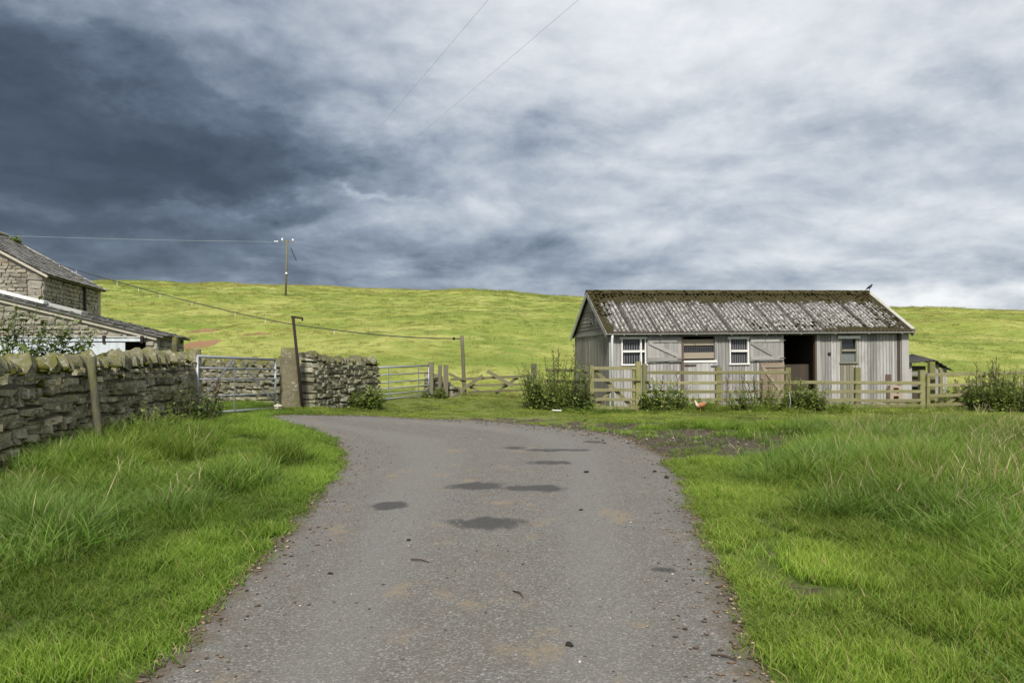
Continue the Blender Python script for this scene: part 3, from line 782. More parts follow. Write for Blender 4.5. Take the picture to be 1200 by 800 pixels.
# ------------------------------------------------------------------ timber shed
P0 = Vector((115 / F * 26, 26.0, 0)); SLOPE = .0105
def SX(px):
    u = (px - CX) / F; return (26 * u - P0.x) / (.99 - .14 * u)
def SZ(px, py):
    s = SX(px); D = 26 + .14 * s; return EYE + (HY - py) / F * D - s * SLOPE
def shed():
    r = random.Random(21)
    t = thing('timber_shed', 'long silvered timber stable shed with mossy corrugated roof', 'shed', P0, rot=(0, -SLOPE, math.atan2(.14, .99)), local=True)
    L, Dp, E, RI = SH_L, SH_D, SH_EAVE, SH_RISE
    def part(name, mb, m, parent=t, smooth=False):
        o = link(name, mb.mesh(name, m, smooth)); o.parent = parent; return o
    op = {}   # openings in the front: x0, x1, z0, z1
    def rect(px0, px1, py0, py1): c = (px0 + px1) / 2; return (SX(px0), SX(px1), SZ(c, py1), SZ(c, py0))
    W1 = rect(729, 757, 396, 427.5); W2 = rect(855.5, 877, 396, 426.5); W3 = rect(985, 1004, 396, 425)
    MO = rect(801, 839, 394, 423.5); LD = (MO[0], MO[1], -.1, MO[2]); DO = (SX(919.5), SX(956.5), -.2, SZ(938, 392.5))
    opens = [W1, W2, W3, MO, LD, DO]
    # front boards
    x = 0.0
    while x < L - .01:
        w = min(r.choice([.095, .105, .115, .125]), L - x)
        x0, x1 = x, x + w; x += w
        segs = [(-.2, E)]
        mid = (x0 + x1) / 2
        for (a, b, c, d) in opens:
            if a < mid < b:
                ns = []
                for (s0, s1) in segs:
                    if c > s0: ns.append((s0, min(s1, c)))
                    if d < s1: ns.append((max(s0, d), s1))
                segs = [q for q in ns if q[1] - q[0] > .02]
        for (s0, s1) in segs:
            dy = r.uniform(-.008, .006)
            mb = MB().box(x0 + .006, x1 - .006, -.024 + dy, .0 + dy, s0 + (r.uniform(-.015, .02) if s0 < 0 else 0), s1, j=.0018)
            m = M_board
            if SX(979) < mid < SX(1007) and s1 < SZ(990, 420): m = M_olive
            part('board', mb, m)
    for k in range(3):                                      # horizontal studs inside tie the boards together
        z = (.15, 1.1, E - .08)[k]
        for xa, xb in ((0, MO[0]), (MO[1], DO[0]), (DO[1], L)):
            if k == 1 and xa == 0:
                for q0, q1 in ((0, W1[0]), (W1[1], MO[0])): part('stud_rail', MB().box(q0, q1, .012, .07, z - .04, z + .04), M_inside)
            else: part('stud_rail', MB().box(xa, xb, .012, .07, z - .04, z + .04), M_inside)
    # corner boards, and a dark strip for the gap beside the right one
    part('corner_strip', MB().box(SX(1051), SX(1054.5), -.050, -.034, -.1, E - .01), M_inside)  # dark strip standing in for the shade of an open gap
    part('corner_strip', MB().box(SX(1056), L + .02, -.062, -.035, -.15, E - .02), M_door)
    part('corner_strip', MB().box(-.03, .045, -.060, -.034, -.15, E - .02), M_board)
    # left gable: vertical boards below, lapped boards above
    y = 0.0
    while y < Dp - .01:
        w = min(r.choice([.10, .115, .13]), Dp - y)
        dx = r.uniform(-.006, .008)
        part('board', MB().box(-.024 + dx, .0 + dx, y + .006, y + w - .006, -.2 + r.uniform(0, .03), E - .05, j=.002), M_gable); y += w
    part('gable_rail', MB().box(-.055, -.022, -.02, Dp + .02, E - .075, E + .015), M_gable)
    for s, nm in ((0, 1), (1, 1)):
        z = E + .015; xo = -.03 if s == 0 else L + .004
        while z < E + RI - .1:
            h = min(.13, E + RI - .03 - z); f = (z - E) / RI; f2 = (z + h - E) / RI
            y0, y1 = Dp / 2 * f, Dp - Dp / 2 * f; y2, y3 = Dp / 2 * f2, Dp - Dp / 2 * f2
            mb = MB().add([(xo - .008, y0, z), (xo - .008, y1, z), (xo + .012, y3, z + h), (xo + .012, y2, z + h), (xo + .024, y0, z), (xo + .024, y1, z), (xo + .024, y3, z + h), (xo + .024, y2, z + h)],
                          [(0, 1, 2, 3), (4, 7, 6, 5), (0, 4, 5, 1), (3, 2, 6, 7), (0, 3, 7, 4), (1, 5, 6, 2)])
            part('lap_board', mb, M_boardh); z += h
    # vent
    vent = part('vent', MB().box(-.058, -.030, 1.95, 2.42, 2.80, 3.24), M_inside)
    for k in range(5):
        z = 2.84 + k * .085
        part('louvre', MB().add([(-.085, 1.97, z), (-.085, 2.40, z), (-.055, 2.40, z + .06), (-.055, 1.97, z + .06), (-.085, 1.97, z + .012), (-.085, 2.40, z + .012), (-.055, 2.40, z + .072), (-.055, 1.97, z + .072)],
                                [(0, 1, 2, 3), (4, 7, 6, 5), (0, 4, 5, 1), (3, 2, 6, 7), (0, 3, 7, 4), (1, 5, 6, 2)]), M_gable, vent)
    for yy in (1.93, 2.40): part('vent_frame', MB().box(-.09, -.03, yy, yy + .04, 2.78, 3.27), M_gable, vent)
    # back and right walls, floor, inner partitions
    y = 0.0
    while y < Dp - .01:
        w = min(.24, Dp - y); part('board', MB().box(L, L + .022, y + .002, y + w - .002, -.2, E - .03), M_gable); y += w
    x = 0
    while x < L - .01:
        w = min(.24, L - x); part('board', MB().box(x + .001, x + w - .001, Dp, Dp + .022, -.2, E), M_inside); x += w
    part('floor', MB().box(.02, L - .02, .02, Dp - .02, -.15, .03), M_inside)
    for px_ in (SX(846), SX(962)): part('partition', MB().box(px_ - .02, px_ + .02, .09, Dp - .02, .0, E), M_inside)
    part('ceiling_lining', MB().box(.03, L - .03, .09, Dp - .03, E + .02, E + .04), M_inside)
    part('sill_beam', MB().box(.0, L, .006, .09, -.2, .06), M_inside)
    # windows
    def window(Rr, cols, rows_, trim, panes, bars, mull):
        x0, x1, z0, z1 = Rr
        w = part('window', MB().box(x0 + .01, x1 - .01, .055, .063, z0 + .01, z1 - .01), panes[0])
        tw = .042
        part('lintel', MB().box(x0 - .08, x1 + .04, -.068, -.03, z1 - .035, z1 + .035, j=.004), trim, w)
        part('sill', MB().box(x0 - .04, x1 + .04, -.075, -.03, z0 - .02, z0 + .03, j=.004), trim, w)
        for xx in (x0 - .015, x1 - tw + .015): part('frame', MB().box(xx, xx + tw, -.048, .04, z0 + .03, z1 - .035), trim, w)
        zm = z0 + (z1 - z0) * .51
        part('transom', MB().box(x0 + .04, x1 - .04, -.058, .03, zm - .036, zm + .030, j=.003), trim, w)
        if mull is not None: part('mullion', MB().box(x0 + (x1 - x0) * mull - .024, x0 + (x1 - x0) * mull + .024, -.052, .03, z0 + .03, z1 - .035), trim, w)
        for k in range(bars):
            xx = x0 + .07 + (x1 - x0 - .14) * (k + .5) / bars
            part('bar', MB().box(xx - .013, xx + .013, .030, .050, z0 + .03, z1 - .03), M_bars, w)
        if len(panes) > 1: part('pane', MB().box(x0 + .04, x1 - .04, .030, .045, z0 + .03, zm - .05), panes[1], w)
        return w
    window(W1, 2, 2, M_white, [M_glass], 8, .80)
    window(W2, 1, 2, M_white, [M_glass], 8, None)
    w3 = window(W3, 1, 2, M_olive, [M_glass, M_dirtyglass], 0, None)
    part('lintel', MB().box(W3[0] - .12, W3[1] + .10, -.095, -.078, W3[3] - .02, W3[3] + .07), M_white, w3)
    # ledged stable half doors, folded back against the wall
    def halfdoor(x0, x1, z0, z1, yb, mv, mh, diag, name='stable_door', ledge=True):
        d = None; x = x0; pieces = []
        n = max(4, int((x1 - x0) / .14)); w = (x1 - x0) / n
        d = part(name, MB().box(x0 + .004, x1 - .004, yb + .016, yb + .022, z0 + .004, z1 - .004), mv)
        for k in range(n):
            dz = r.uniform(-.008, .008)
            part('plank', MB().box(x0 + k * w + .003, x0 + (k + 1) * w - .003, yb - .006 + r.uniform(-.003, .003), yb + .015, z0 + dz, z1 + dz), mv, d)
        if ledge:
            part('ledge', MB().box(x0 + .02, x1 - .01, yb - .034, yb - .008, z1 - .17, z1 - .06), mh, d)
            part('ledge', MB().box(x0 + .02, x1 - .01, yb - .034, yb - .008, z0 + .04, z0 + .16), mh, d)
            (a0, b0), (a1, b1) = diag
            A = Vector((x0 + (x1 - x0) * a0, yb - .024, z0 + (z1 - z0) * b0)); B = Vector((x0 + (x1 - x0) * a1, yb - .024, z0 + (z1 - z0) * b1))
            part('brace', MB().bar(A, B, .030, .105, up=(0, 0, 1)), mh, d)
        return d
    D1 = rect(758.5, 798.5, 395, 424.5); D2 = rect(878.5, 917.5, 394.5, 423)
    d1 = halfdoor(D1[0], D1[1], D1[2], D1[3], -.075, M_door, M_doorh, ((.05, .78), (.93, .22)))
    d2 = halfdoor(D2[0], D2[1], D2[2], D2[3], -.075, M_door, M_doorh, ((.03, .76), (.80, .16)))
    for d_, (a, b, c, e_) in ((d1, D1), (d2, D2)):
        for zz in (c + .1, e_ - .12): part('strap_hinge', MB().box(b - .16, b + .05, -.122, -.112, zz - .015, zz + .015), M_redrust, d_)
    part('hinge_post', MB().box(SX(798.3), SX(800.8), -.085, .03, -.1, SZ(799, 393.5)), M_redrust)
    # half door under the mesh, dark gap, boards and wire mesh
    ld = halfdoor(LD[0], LD[1] + .06, -.05, LD[3] - .02, -.05, M_board, M_doorh, ((0, 0), (1, 1)), ledge=False)
    part('door_cap', MB().box(LD[0], LD[1] + .02, -.085, -.03, LD[3] - .03, LD[3] + .04, j=.005), M_white, ld)
    part('bolt', MB().box(LD[0] + .02, LD[0] + .42, -.095, -.075, LD[3] - .13, LD[3] - .085), M_redrust, ld)
    part('latch', MB().box(LD[1] - .2, LD[1] + .12, -.10, -.088, LD[3] - .16, LD[3] - .13), M_wire, ld)
    x0, x1, z0, z1 = MO
    part('mesh_board', MB().box(x0 + .02, x1 - .05, .0, .03, z0 + .10, z0 + .30), M_brownh)
    part('mesh_board', MB().box(x0 + .02, x1 - .05, .0, .03, z1 - .30, z1 - .10), M_brownh)
    wm = MB()
    for k in range(17): xx = x0 + .04 + (x1 - x0 - .1) * k / 16; wm.box(xx - .006, xx + .006, .034, .042, z0 + .25, z1 - .25)
    for k in range(8): zz = z0 + .27 + (z1 - z0 - .54) * k / 7; wm.box(x0 + .03, x1 - .05, .043, .050, zz - .006, zz + .006)
    part('wire_mesh', wm, M_wire)
    part('jamb', MB().box(x1 - .035, x1 + .05, -.045, .06, z0 - .02, z1 + .02), M_door)
    part('jamb', MB().box(DO[1] - .045, DO[1] + .015, -.045, .08, -.1, DO[3]), M_redrust)
    part('jamb', MB().box(DO[1] + .016, DO[1] + .13, -.050, -.030, -.1, DO[3] + .03), M_door)
    part('lintel', MB().box(DO[0] - .04, DO[1] + .14, -.052, -.030, DO[3], DO[3] + .10), M_gable)
    # brown lower half of the open doorway folded back, and an inner half door
    BD = rect(890, 918, 424.5, 470)
    halfdoor(BD[0], BD[1], -.05, BD[3], -.085, M_brown, M_brownh, ((.1, .88), (.8, .35)), name='lower_door')
    part('inner_door', MB().box(DO[0] + .30, DO[1] + .25, .62, .65, .02, 1.30), M_inside)
    part('hatch', MB().box(SX(1037), SX(1043.5), -.062, -.034, SZ(1040, 447), SZ(1040, 438.5)), M_redrust)
    part('knob', MB().box(SX(970), SX(973), -.06, -.03, SZ(971, 416), SZ(971, 413)), M_rust)
    # roof sheets
    pitch, amp = .146, .034; ov = .20; nS = 13; w = (L + .30) / nS
    for side in (0, 1):
        slen = math.hypot(Dp / 2 + ov, RI * (Dp / 2 + ov) / (Dp / 2)); ca = math.atan2(RI, Dp / 2)
        for k in range(nS):
            xa = -.15 + k * w; nc = 31; nr = 7; V = []; T = []
            lift = .010 * (k % 2) + r.uniform(0, .006); tw = r.uniform(-.012, .012)
            for j in range(nr):
                f = j / (nr - 1)
                for i in range(nc):
                    xx = xa + (w + .03) * i / (nc - 1); ph = 2 * math.pi * xx / pitch
                    hgt = .055 + lift + amp * math.sin(ph) + tw * (i / nc - .5)
                    dist = f * slen
                    yy = Dp / 2 - math.cos(ca) * dist - math.sin(ca) * hgt; zz = E + RI - math.sin(ca) * dist + math.cos(ca) * hgt
                    if side: yy = Dp - yy
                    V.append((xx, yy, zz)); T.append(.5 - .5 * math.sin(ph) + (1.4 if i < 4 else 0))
            q = [(j * nc + i, j * nc + i + 1, (j + 1) * nc + i + 1, (j + 1) * nc + i) for j in range(nr - 1) for i in range(nc - 1)]
            if not side: q = [f_[::-1] for f_ in q]
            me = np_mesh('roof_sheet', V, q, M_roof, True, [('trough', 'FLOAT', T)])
            o = link('roof_sheet', me); o.parent = t
            md = o.modifiers.new('thickness', 'SOLIDIFY'); md.thickness = .010
    # ridge tiles
    for k in range(nS):
        xa = -.16 + k * w; mb = MB(); lf = .006 * (k % 2)
        prof = [(-.26, -.10), (-.14, -.018), (-.05, .035), (0, .05), (.05, .035), (.14, -.018), (.26, -.10)]
        vs = [(xa, Dp / 2 + a, E + RI + .075 + b + lf) for a, b in prof] + [(xa + w + .02, Dp / 2 + a, E + RI + .075 + b + lf) for a, b in prof]
        vs += [(a, b, c - .018) for a, b, c in vs]
        n = 7; fs = [(i, i + 1, n + i + 1, n + i) for i in range(n - 1)] + [(2 * n + i, 3 * n + i, 3 * n + i + 1, 2 * n + i + 1) for i in range(n - 1)]
        fs += [(i, 2 * n + i, 2 * n + i + 1, i + 1) for i in range(n - 1)] + [(n + i, n + i + 1, 3 * n + i + 1, 3 * n + i) for i in range(n - 1)] + [(0, n, 3 * n, 2 * n), (n - 1, 3 * n - 1, 4 * n - 1, 2 * n - 1)]
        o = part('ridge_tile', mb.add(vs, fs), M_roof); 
    # verges: barge boards left, pale verge capping right
    for xo, m in ((-.145, M_board), (L + .10, M_board)):
        for s in (0, 1):
            A = Vector((xo, Dp / 2, E + RI - .03)); B = Vector((xo, -.20 if s == 0 else Dp + .20, E + RI - .03 - RI * (Dp / 2 + .20) / (Dp / 2)))
            part('barge_board', MB().bar(A, B, .03, .17, up=(0, 0, 1)), m)
    A = Vector((L + .12, Dp / 2, E + RI + .115)); B = Vector((L + .12, -.18, E + RI + .115 - RI * (Dp / 2 + .18) / (Dp / 2)))
    for k in range(4): part('verge_capping', MB().bar(A.lerp(B, k / 4 + .003), A.lerp(B, (k + 1) / 4 - .003), .14, .035 + .004 * (k % 2)), M_verge)
    # moss cushions on the roof
    J = Joined()
    for i in range(420):
        u = r.random()
        if u < .62: xx = r.uniform(-.1, L + .1); dd = abs(r.gauss(0, .33))
        elif u < .78: xx = L + .05 - abs(r.gauss(0, .5)); dd = r.uniform(0, 2.7)
        elif u < .88: xx = -.1 + abs(r.gauss(0, .25)); dd = r.uniform(0, 2.0)
        else: xx = r.uniform(5, L); dd = 2.85 - abs(r.gauss(0, .3))
        dd = min(dd, 2.9); ca = math.atan2(RI, Dp / 2); hgt = .07 + (.05 if dd < .26 else 0)
        s = r.uniform(.04, .12)
        J.add(r.choice(V_MOSS), TRS((xx, Dp / 2 - math.cos(ca) * dd - math.sin(ca) * hgt, E + RI - math.sin(ca) * dd + math.cos(ca) * hgt), (ca, 0, r.uniform(0, 6)), (s * 1.7, s * 1.2, s * .30)))
    me_o = J.build('moss', M_mossbrown, None, smooth=True); me_o.parent = t
    # gutter and downpipe
    gm = MB(); n = 7
    prof = [(math.cos(math.pi + math.pi * k / (n - 1)) * .055, math.sin(math.pi + math.pi * k / (n - 1)) * .05) for k in range(n)]
    gy, gzv = -.255, E - .075
    vs = [(-.2, gy + a, gzv + b) for a, b in prof] + [(L + .1, gy + a, gzv + b) for a, b in prof]
    g = part('gutter', gm.add(vs, [(i, i + 1, n + i + 1, n + i) for i in range(n - 1)] + [(0, n, 2 * n - 1, n - 1)]), M_gutter, smooth=False)
    part('fascia', MB().box(-.12, L + .1, -.19, -.165, E - .14, E + .0), M_inside)
    for k in range(9): xx = .4 + k * 1.22; part('gutter_bracket', MB().box(xx, xx + .03, -.315, -.16, E - .14, E - .125), M_gutter, g)
    dpx = SX(716.2)
    part('downpipe', MB().tube([(dpx, -.24, E - .1), (dpx, -.235, E - .18), (dpx, -.20, E - .30), (dpx, -.20, .02)], .042, 10), M_upvc, smooth=True)
    return t
SHED = shed()
SHM = root_matrix(SHED)

# clay block and boards stacked by the shed front
def shed_clutter():
    a = SHM @ Vector((SX(1036), -.35, 0)); t = thing('clay_flue', 'pink clay flue block standing against the shed front', 'flue block', (a.x, a.y, 0))
    o = MB().box(0, .11, 0, .22, 0, .66).box(.29, .40, 0, .22, 0, .66).box(.11, .29, .16, .22, 0, .66).box(.11, .29, 0, .16, .30, .38).box(.11, .29, 0, .16, .58, .66).build('flue_body', M_brickred, None)
    o.parent = t
    for k, (x, y, l, a_, m, lab) in enumerate(((9.2, 24.9, 1.6, .05, M_boardh, 'pale weathered plank lying under the shed windows'), (10.7, 25.2, 1.3, -.1, M_gable, 'short grey plank lying near the clay flue block'), (12.4, 25.1, 1.5, .12, M_oldh, 'dark plank lying by the gate at the shed corner'))):
        M = TRS((x, y, G(x, y) + .12 + .03 * k), (.04, .03, a_), (1, 1, 1)); tag(MB().box(-l / 2, l / 2, -.08, .08, -.02, .02, M).build('loose_plank', m), lab, 'plank')
shed_clutter()

# low log store behind the fence
def log_store():
    D = 29.0; o = at(1066, 469, D); o.z = G(o.x, o.y)
    t = thing('log_store', 'low dark lean-to store with corrugated roof beside the shed', 'lean-to', o)
    x0, x1 = at(1064, 0, D).x, at(1108, 0, D).x; zt = at(0, 421.5, D).z; zr = at(0, 435, D).z
    for k in range(6): z = .1 + k * .2; MB().box(x0, x1 - .1, D + 1.2, D + 1.225, z, z + .19).build('board', M_boardh, t)
    for xx in (x0 + .05, at(1097, 0, D).x, x1 - .05): MB().box(xx - .07, xx + .07, D - .05, D + .05, -.1, zt - .12 - .4 * max(0, xx - at(1093, 0, D).x)).build('post', M_board, t)
    for z in (.55, .95): MB().box(x0, x1 - .3, D + .06, D + .09, z, z + .14).build('rail', M_boardh, t)
    def sheet(xa, xb, za, zb, nm):
        V = []; n = int((xb - xa) / .02); 
        for j in (0, 1):
            for i in range(n + 1): f = i / n; x = xa + (xb - xa) * f; V.append((x, D - .25 + j * 1.6, za + (zb - za) * f + .018 * math.sin(x * 43) + j * .22))
        me = np_mesh(nm, V, [(i, i + 1, n + 2 + i, n + 1 + i) for i in range(n)], M_black, True); q = link(nm, me, t); md = q.modifiers.new('s', 'SOLIDIFY'); md.thickness = .02
    xm = at(1092, 0, D).x
    sheet(x0, xm, zt - .10, zt, 'roof_sheet'); sheet(xm, x1 + .15, zt, zr + .03, 'roof_sheet')
    MB().box(x0 + .05, xm, D + .2, D + .3, .0, .9).build('stacked_boards', M_inside, t)
log_store()

# ------------------------------------------------------------------ post and rail fencing
def rail(t, x0, y0, x1, y1, D0, D1, h=.10, w=.035, m=M_fenceh, nm='rail'):
    a, b = at(x0, y0, D0), at(x1, y1, D1); n = 3; pts = [a.lerp(b, i / n) for i in range(n + 1)]
    mb = MB(); off = [Vector((0, rnd.uniform(-.008, .008), rnd.uniform(-.012, .012))) for _ in pts]; off[0] = off[-1] = Vector()
    for i in range(n): mb.bar(pts[i] + off[i], pts[i + 1] + off[i + 1], w, h * rnd.uniform(.94, 1.04), up=(0, 0, 1), cham=.006)
    return mb.build(nm, m, t)
def fpost(t, px, top, D, w=.12, bot=484, m=M_fencev):
    a, b = at(px, bot, D), at(px, top, D); a.z = min(a.z, G(a.x, a.y)) - .2
    return MB().bar(a, b, w, w, up=(0, 1, 0), cham=.012).build('post', m, t)
def fences():
    D = 24.0
    t = thing('post_and_rail_fence', 'mossy post and rail fence running along the front of the shed', 'fence', at(757, 482, D))
    for px, top in ((841.5, 430), (923, 430.5), (1004.5, 430.5), (1080, 433.5)): fpost(t, px, top, D + .08, .16)
    for (xa, xb) in ((755, 840), (838, 924)):
        for y in (436.5, 448, 459, 468.5): rail(t, xa, y + rnd.uniform(-.5, .5), xb, y + rnd.uniform(-.5, .5), D, D, .095)
    for (xa, xb) in ((924, 1004), (1003, 1080)):
        for y in (448.2, 459, 468.6, 475.8): rail(t, xa, y + rnd.uniform(-.5, .5), xb, y + rnd.uniform(-.5, .5), D, D, .095)
    # hunting gate
    D = 23.8
    g = thing('wooden_gate', 'narrow five-rail wooden gate with olive moss by the nettles', 'gate', at(720, 482, D))
    def st(px, top, w, nm='stile', d=0.0, parent=g, bot=481.5):
        a, b = at(px, bot, D + d), at(px, top, D + d); return MB().bar(a, b, w, .09, up=(0, 1, 0), cham=.01).build(nm, M_fencev, parent)
    st(693.6, 428, .13); st(742.5, 430.5, .09, d=.02)
    for y in (431.5, 445, 457, 468, 478): rail(g, 694, y, 745, y, D - .03, D - .03, .095)
    a, b = at(697, 433, D + .05), at(741, 477, D + .05); MB().bar(a, b, .03, .11, up=(0, 0, 1)).build('brace', M_fenceh, g)
    a, b = at(697, 477, D + .05), at(715, 458, D + .05); MB().bar(a, b, .03, .09, up=(0, 0, 1)).build('brace', M_fenceh, g)
    MB().box(*[q for q in (at(742, 0, D).x, at(750, 0, D).x)], D - .1, D - .07, at(0, 447.5, D).z, at(0, 446, D).z).build('latch', M_rust, g)
    o = MB().bar(at(748, 486, D), at(748, 423.5, D), .17, .17, up=(0, 1, 0), cham=.03).build('gate_post', M_fencev); tag(o, 'thick mossy latch post of the narrow wooden gate', 'post')
    o = MB().bar(at(755, 486, D + .2), at(755, 426, D + .2), .12, .14, up=(0, 1, 0), cham=.02).build('gate_post', M_fencev); tag(o, 'slimmer post where the shed fence joins the narrow gate', 'post')
    # fence left of the gate, half swallowed by nettles
    f = thing('post_and_rail_fence', 'short grey fence half swallowed by tall nettles beside the narrow gate', 'fence', at(675, 480, 24.4))
    for px, top in ((686.5, 428.5), (674.5, 430)): fpost(f, px, top, 24.4, .10, m=M_oldwood)
    for y in (433.5, 446.5, 458): rail(f, 640, y, 690, y + .5, 24.45, 24.3, .09, m=M_oldh)
    # field gate on the right
    D = 24.0
    h = thing('wooden_gate', 'long mossy wooden field gate running into the dark shrub', 'gate', at(1087, 478, D))
    a, b = at(1087.5, 479, D), at(1087.5, 438, D); MB().bar(a, b, .10, .08, up=(0, 1, 0), cham=.01).build('stile', M_fencev, h)
    for y in (439.3, 451.5, 464, 474.6): rail(h, 1087, y, 1215, y - 3.2, D - .03, D - .03, .105)
    for xa, ya, xb, yb in ((1110, 473, 1149, 441), (1160, 440, 1195, 470), (1150, 474, 1153, 438)):
        a, b = at(xa, ya, D + .03), at(xb, yb, D + .03); MB().bar(a, b, .03, .10, up=(0, 0, 1) if xb - xa > 10 else (1, 0, 0)).build('brace', M_fenceh, h)
    MB().bar(at(1214, 480, D), at(1214, 432, D), .10, .09, up=(0, 1, 0)).build('stile', M_fencev, h)
    o = MB().bar(at(1091.5, 486, D + .25), at(1091.5, 423.5, D + .25), .17, .17, up=(0, 1, 0), cham=.02).build('gate_post', M_fencev); tag(o, 'tall mossy hanging post of the long field gate', 'post')
    o = MB().bar(at(1102.3, 486, D + .8), at(1102.3, 432, D + .8), .10, .12, up=(0, 1, 0), cham=.02).build('gate_post', M_fencev); tag(o, 'short mossy post behind the long field gate by the log store', 'post')
fences()

# ------------------------------------------------------------------ stone barn, left
BE = Vector((.9782, .2076, 0)); BD_ = Vector((-.2076, .9782, 0))
def face_stones(t, O, e, inside, s0, s1, z0, z1, lens, ch, seed, depth=.10, name='stone', var=V_BARN, rot=0.0):
    r = random.Random(seed); z = z0; ang = math.atan2(e.y, e.x); n = Vector((e.y, -e.x, 0)); c = 0
    while z < z1:
        h = r.uniform(*ch); s = s0 - r.uniform(0, .3)
        while s < s1:
            l = r.uniform(*lens); a, b = max(s, s0), min(s + l, s1); s += l; m = (a + b) / 2
            if b - a < .08 or not inside(m, z + h * .85) or not inside(b, z + h * .85): continue
            q = O + e * m + n * r.uniform(-.018, .012)
            place(name, r.choice(var), TRS((q.x, q.y, z + h / 2), (r.uniform(-.03, .03), r.uniform(-.07, .07), ang), ((b - a) * r.uniform(.88, .98), depth, h * r.uniform(.82, 1.0))), t); c += 1
        z += h
def slates(t, P, u, v, n, nu, nv, name, seed):
    """joined stone slates: P corner at the ridge/top, u along the eave, v down the slope, n outward"""
    r = random.Random(seed); mb = MB(); lu, lv = u.length, v.length; uh, vh = u.normalized(), v.normalized()
    for j in range(nv):
        a = lv * j / nv; b = lv * (j + 1) / nv + .06; s = -r.uniform(0, .2)
        while s < lu:
            w = lu / nu * r.uniform(.75, 1.3); s0, s1 = max(s, 0), min(s + w, lu); s += w
            if s1 - s0 < .04: continue
            th = r.uniform(.018, .034); b_ = b + r.uniform(-.03, .03)
            c = [P + uh * (s0 + .004) + vh * a + n * .005, P + uh * (s1 - .004) + vh * a + n * .005, P + uh * (s1 - .004) + vh * b_ + n * (.03 + r.uniform(0, .012)), P + uh * (s0 + .004) + vh * b_ + n * (.03 + r.uniform(0, .012))]
            d = [q + n * th for q in c]
            mb.add(c + d, [(3, 2, 1, 0), (4, 5, 6, 7), (0, 1, 5, 4), (1, 2, 6, 5), (2, 3, 7, 6), (3, 0, 4, 7)])
    o = mb.build(name, M_slate, t); o['kind'] = 'stuff'; return o
def prism(pts2, O, e, d, y0, y1):
    """polygon pts2 (s, z) in the plane O+e, extruded along d from y0 to y1"""
    n = len(pts2); mb = MB()
    vs = [O + e * s + d * y0 + Vector((0, 0, z)) for s, z in pts2] + [O + e * s + d * y1 + Vector((0, 0, z)) for s, z in pts2]
    return mb.add(vs, [tuple(range(n)), tuple(range(2 * n - 1, n - 1, -1))] + [(i, (i + 1) % n, n + (i + 1) % n, n + i) for i in range(n)])
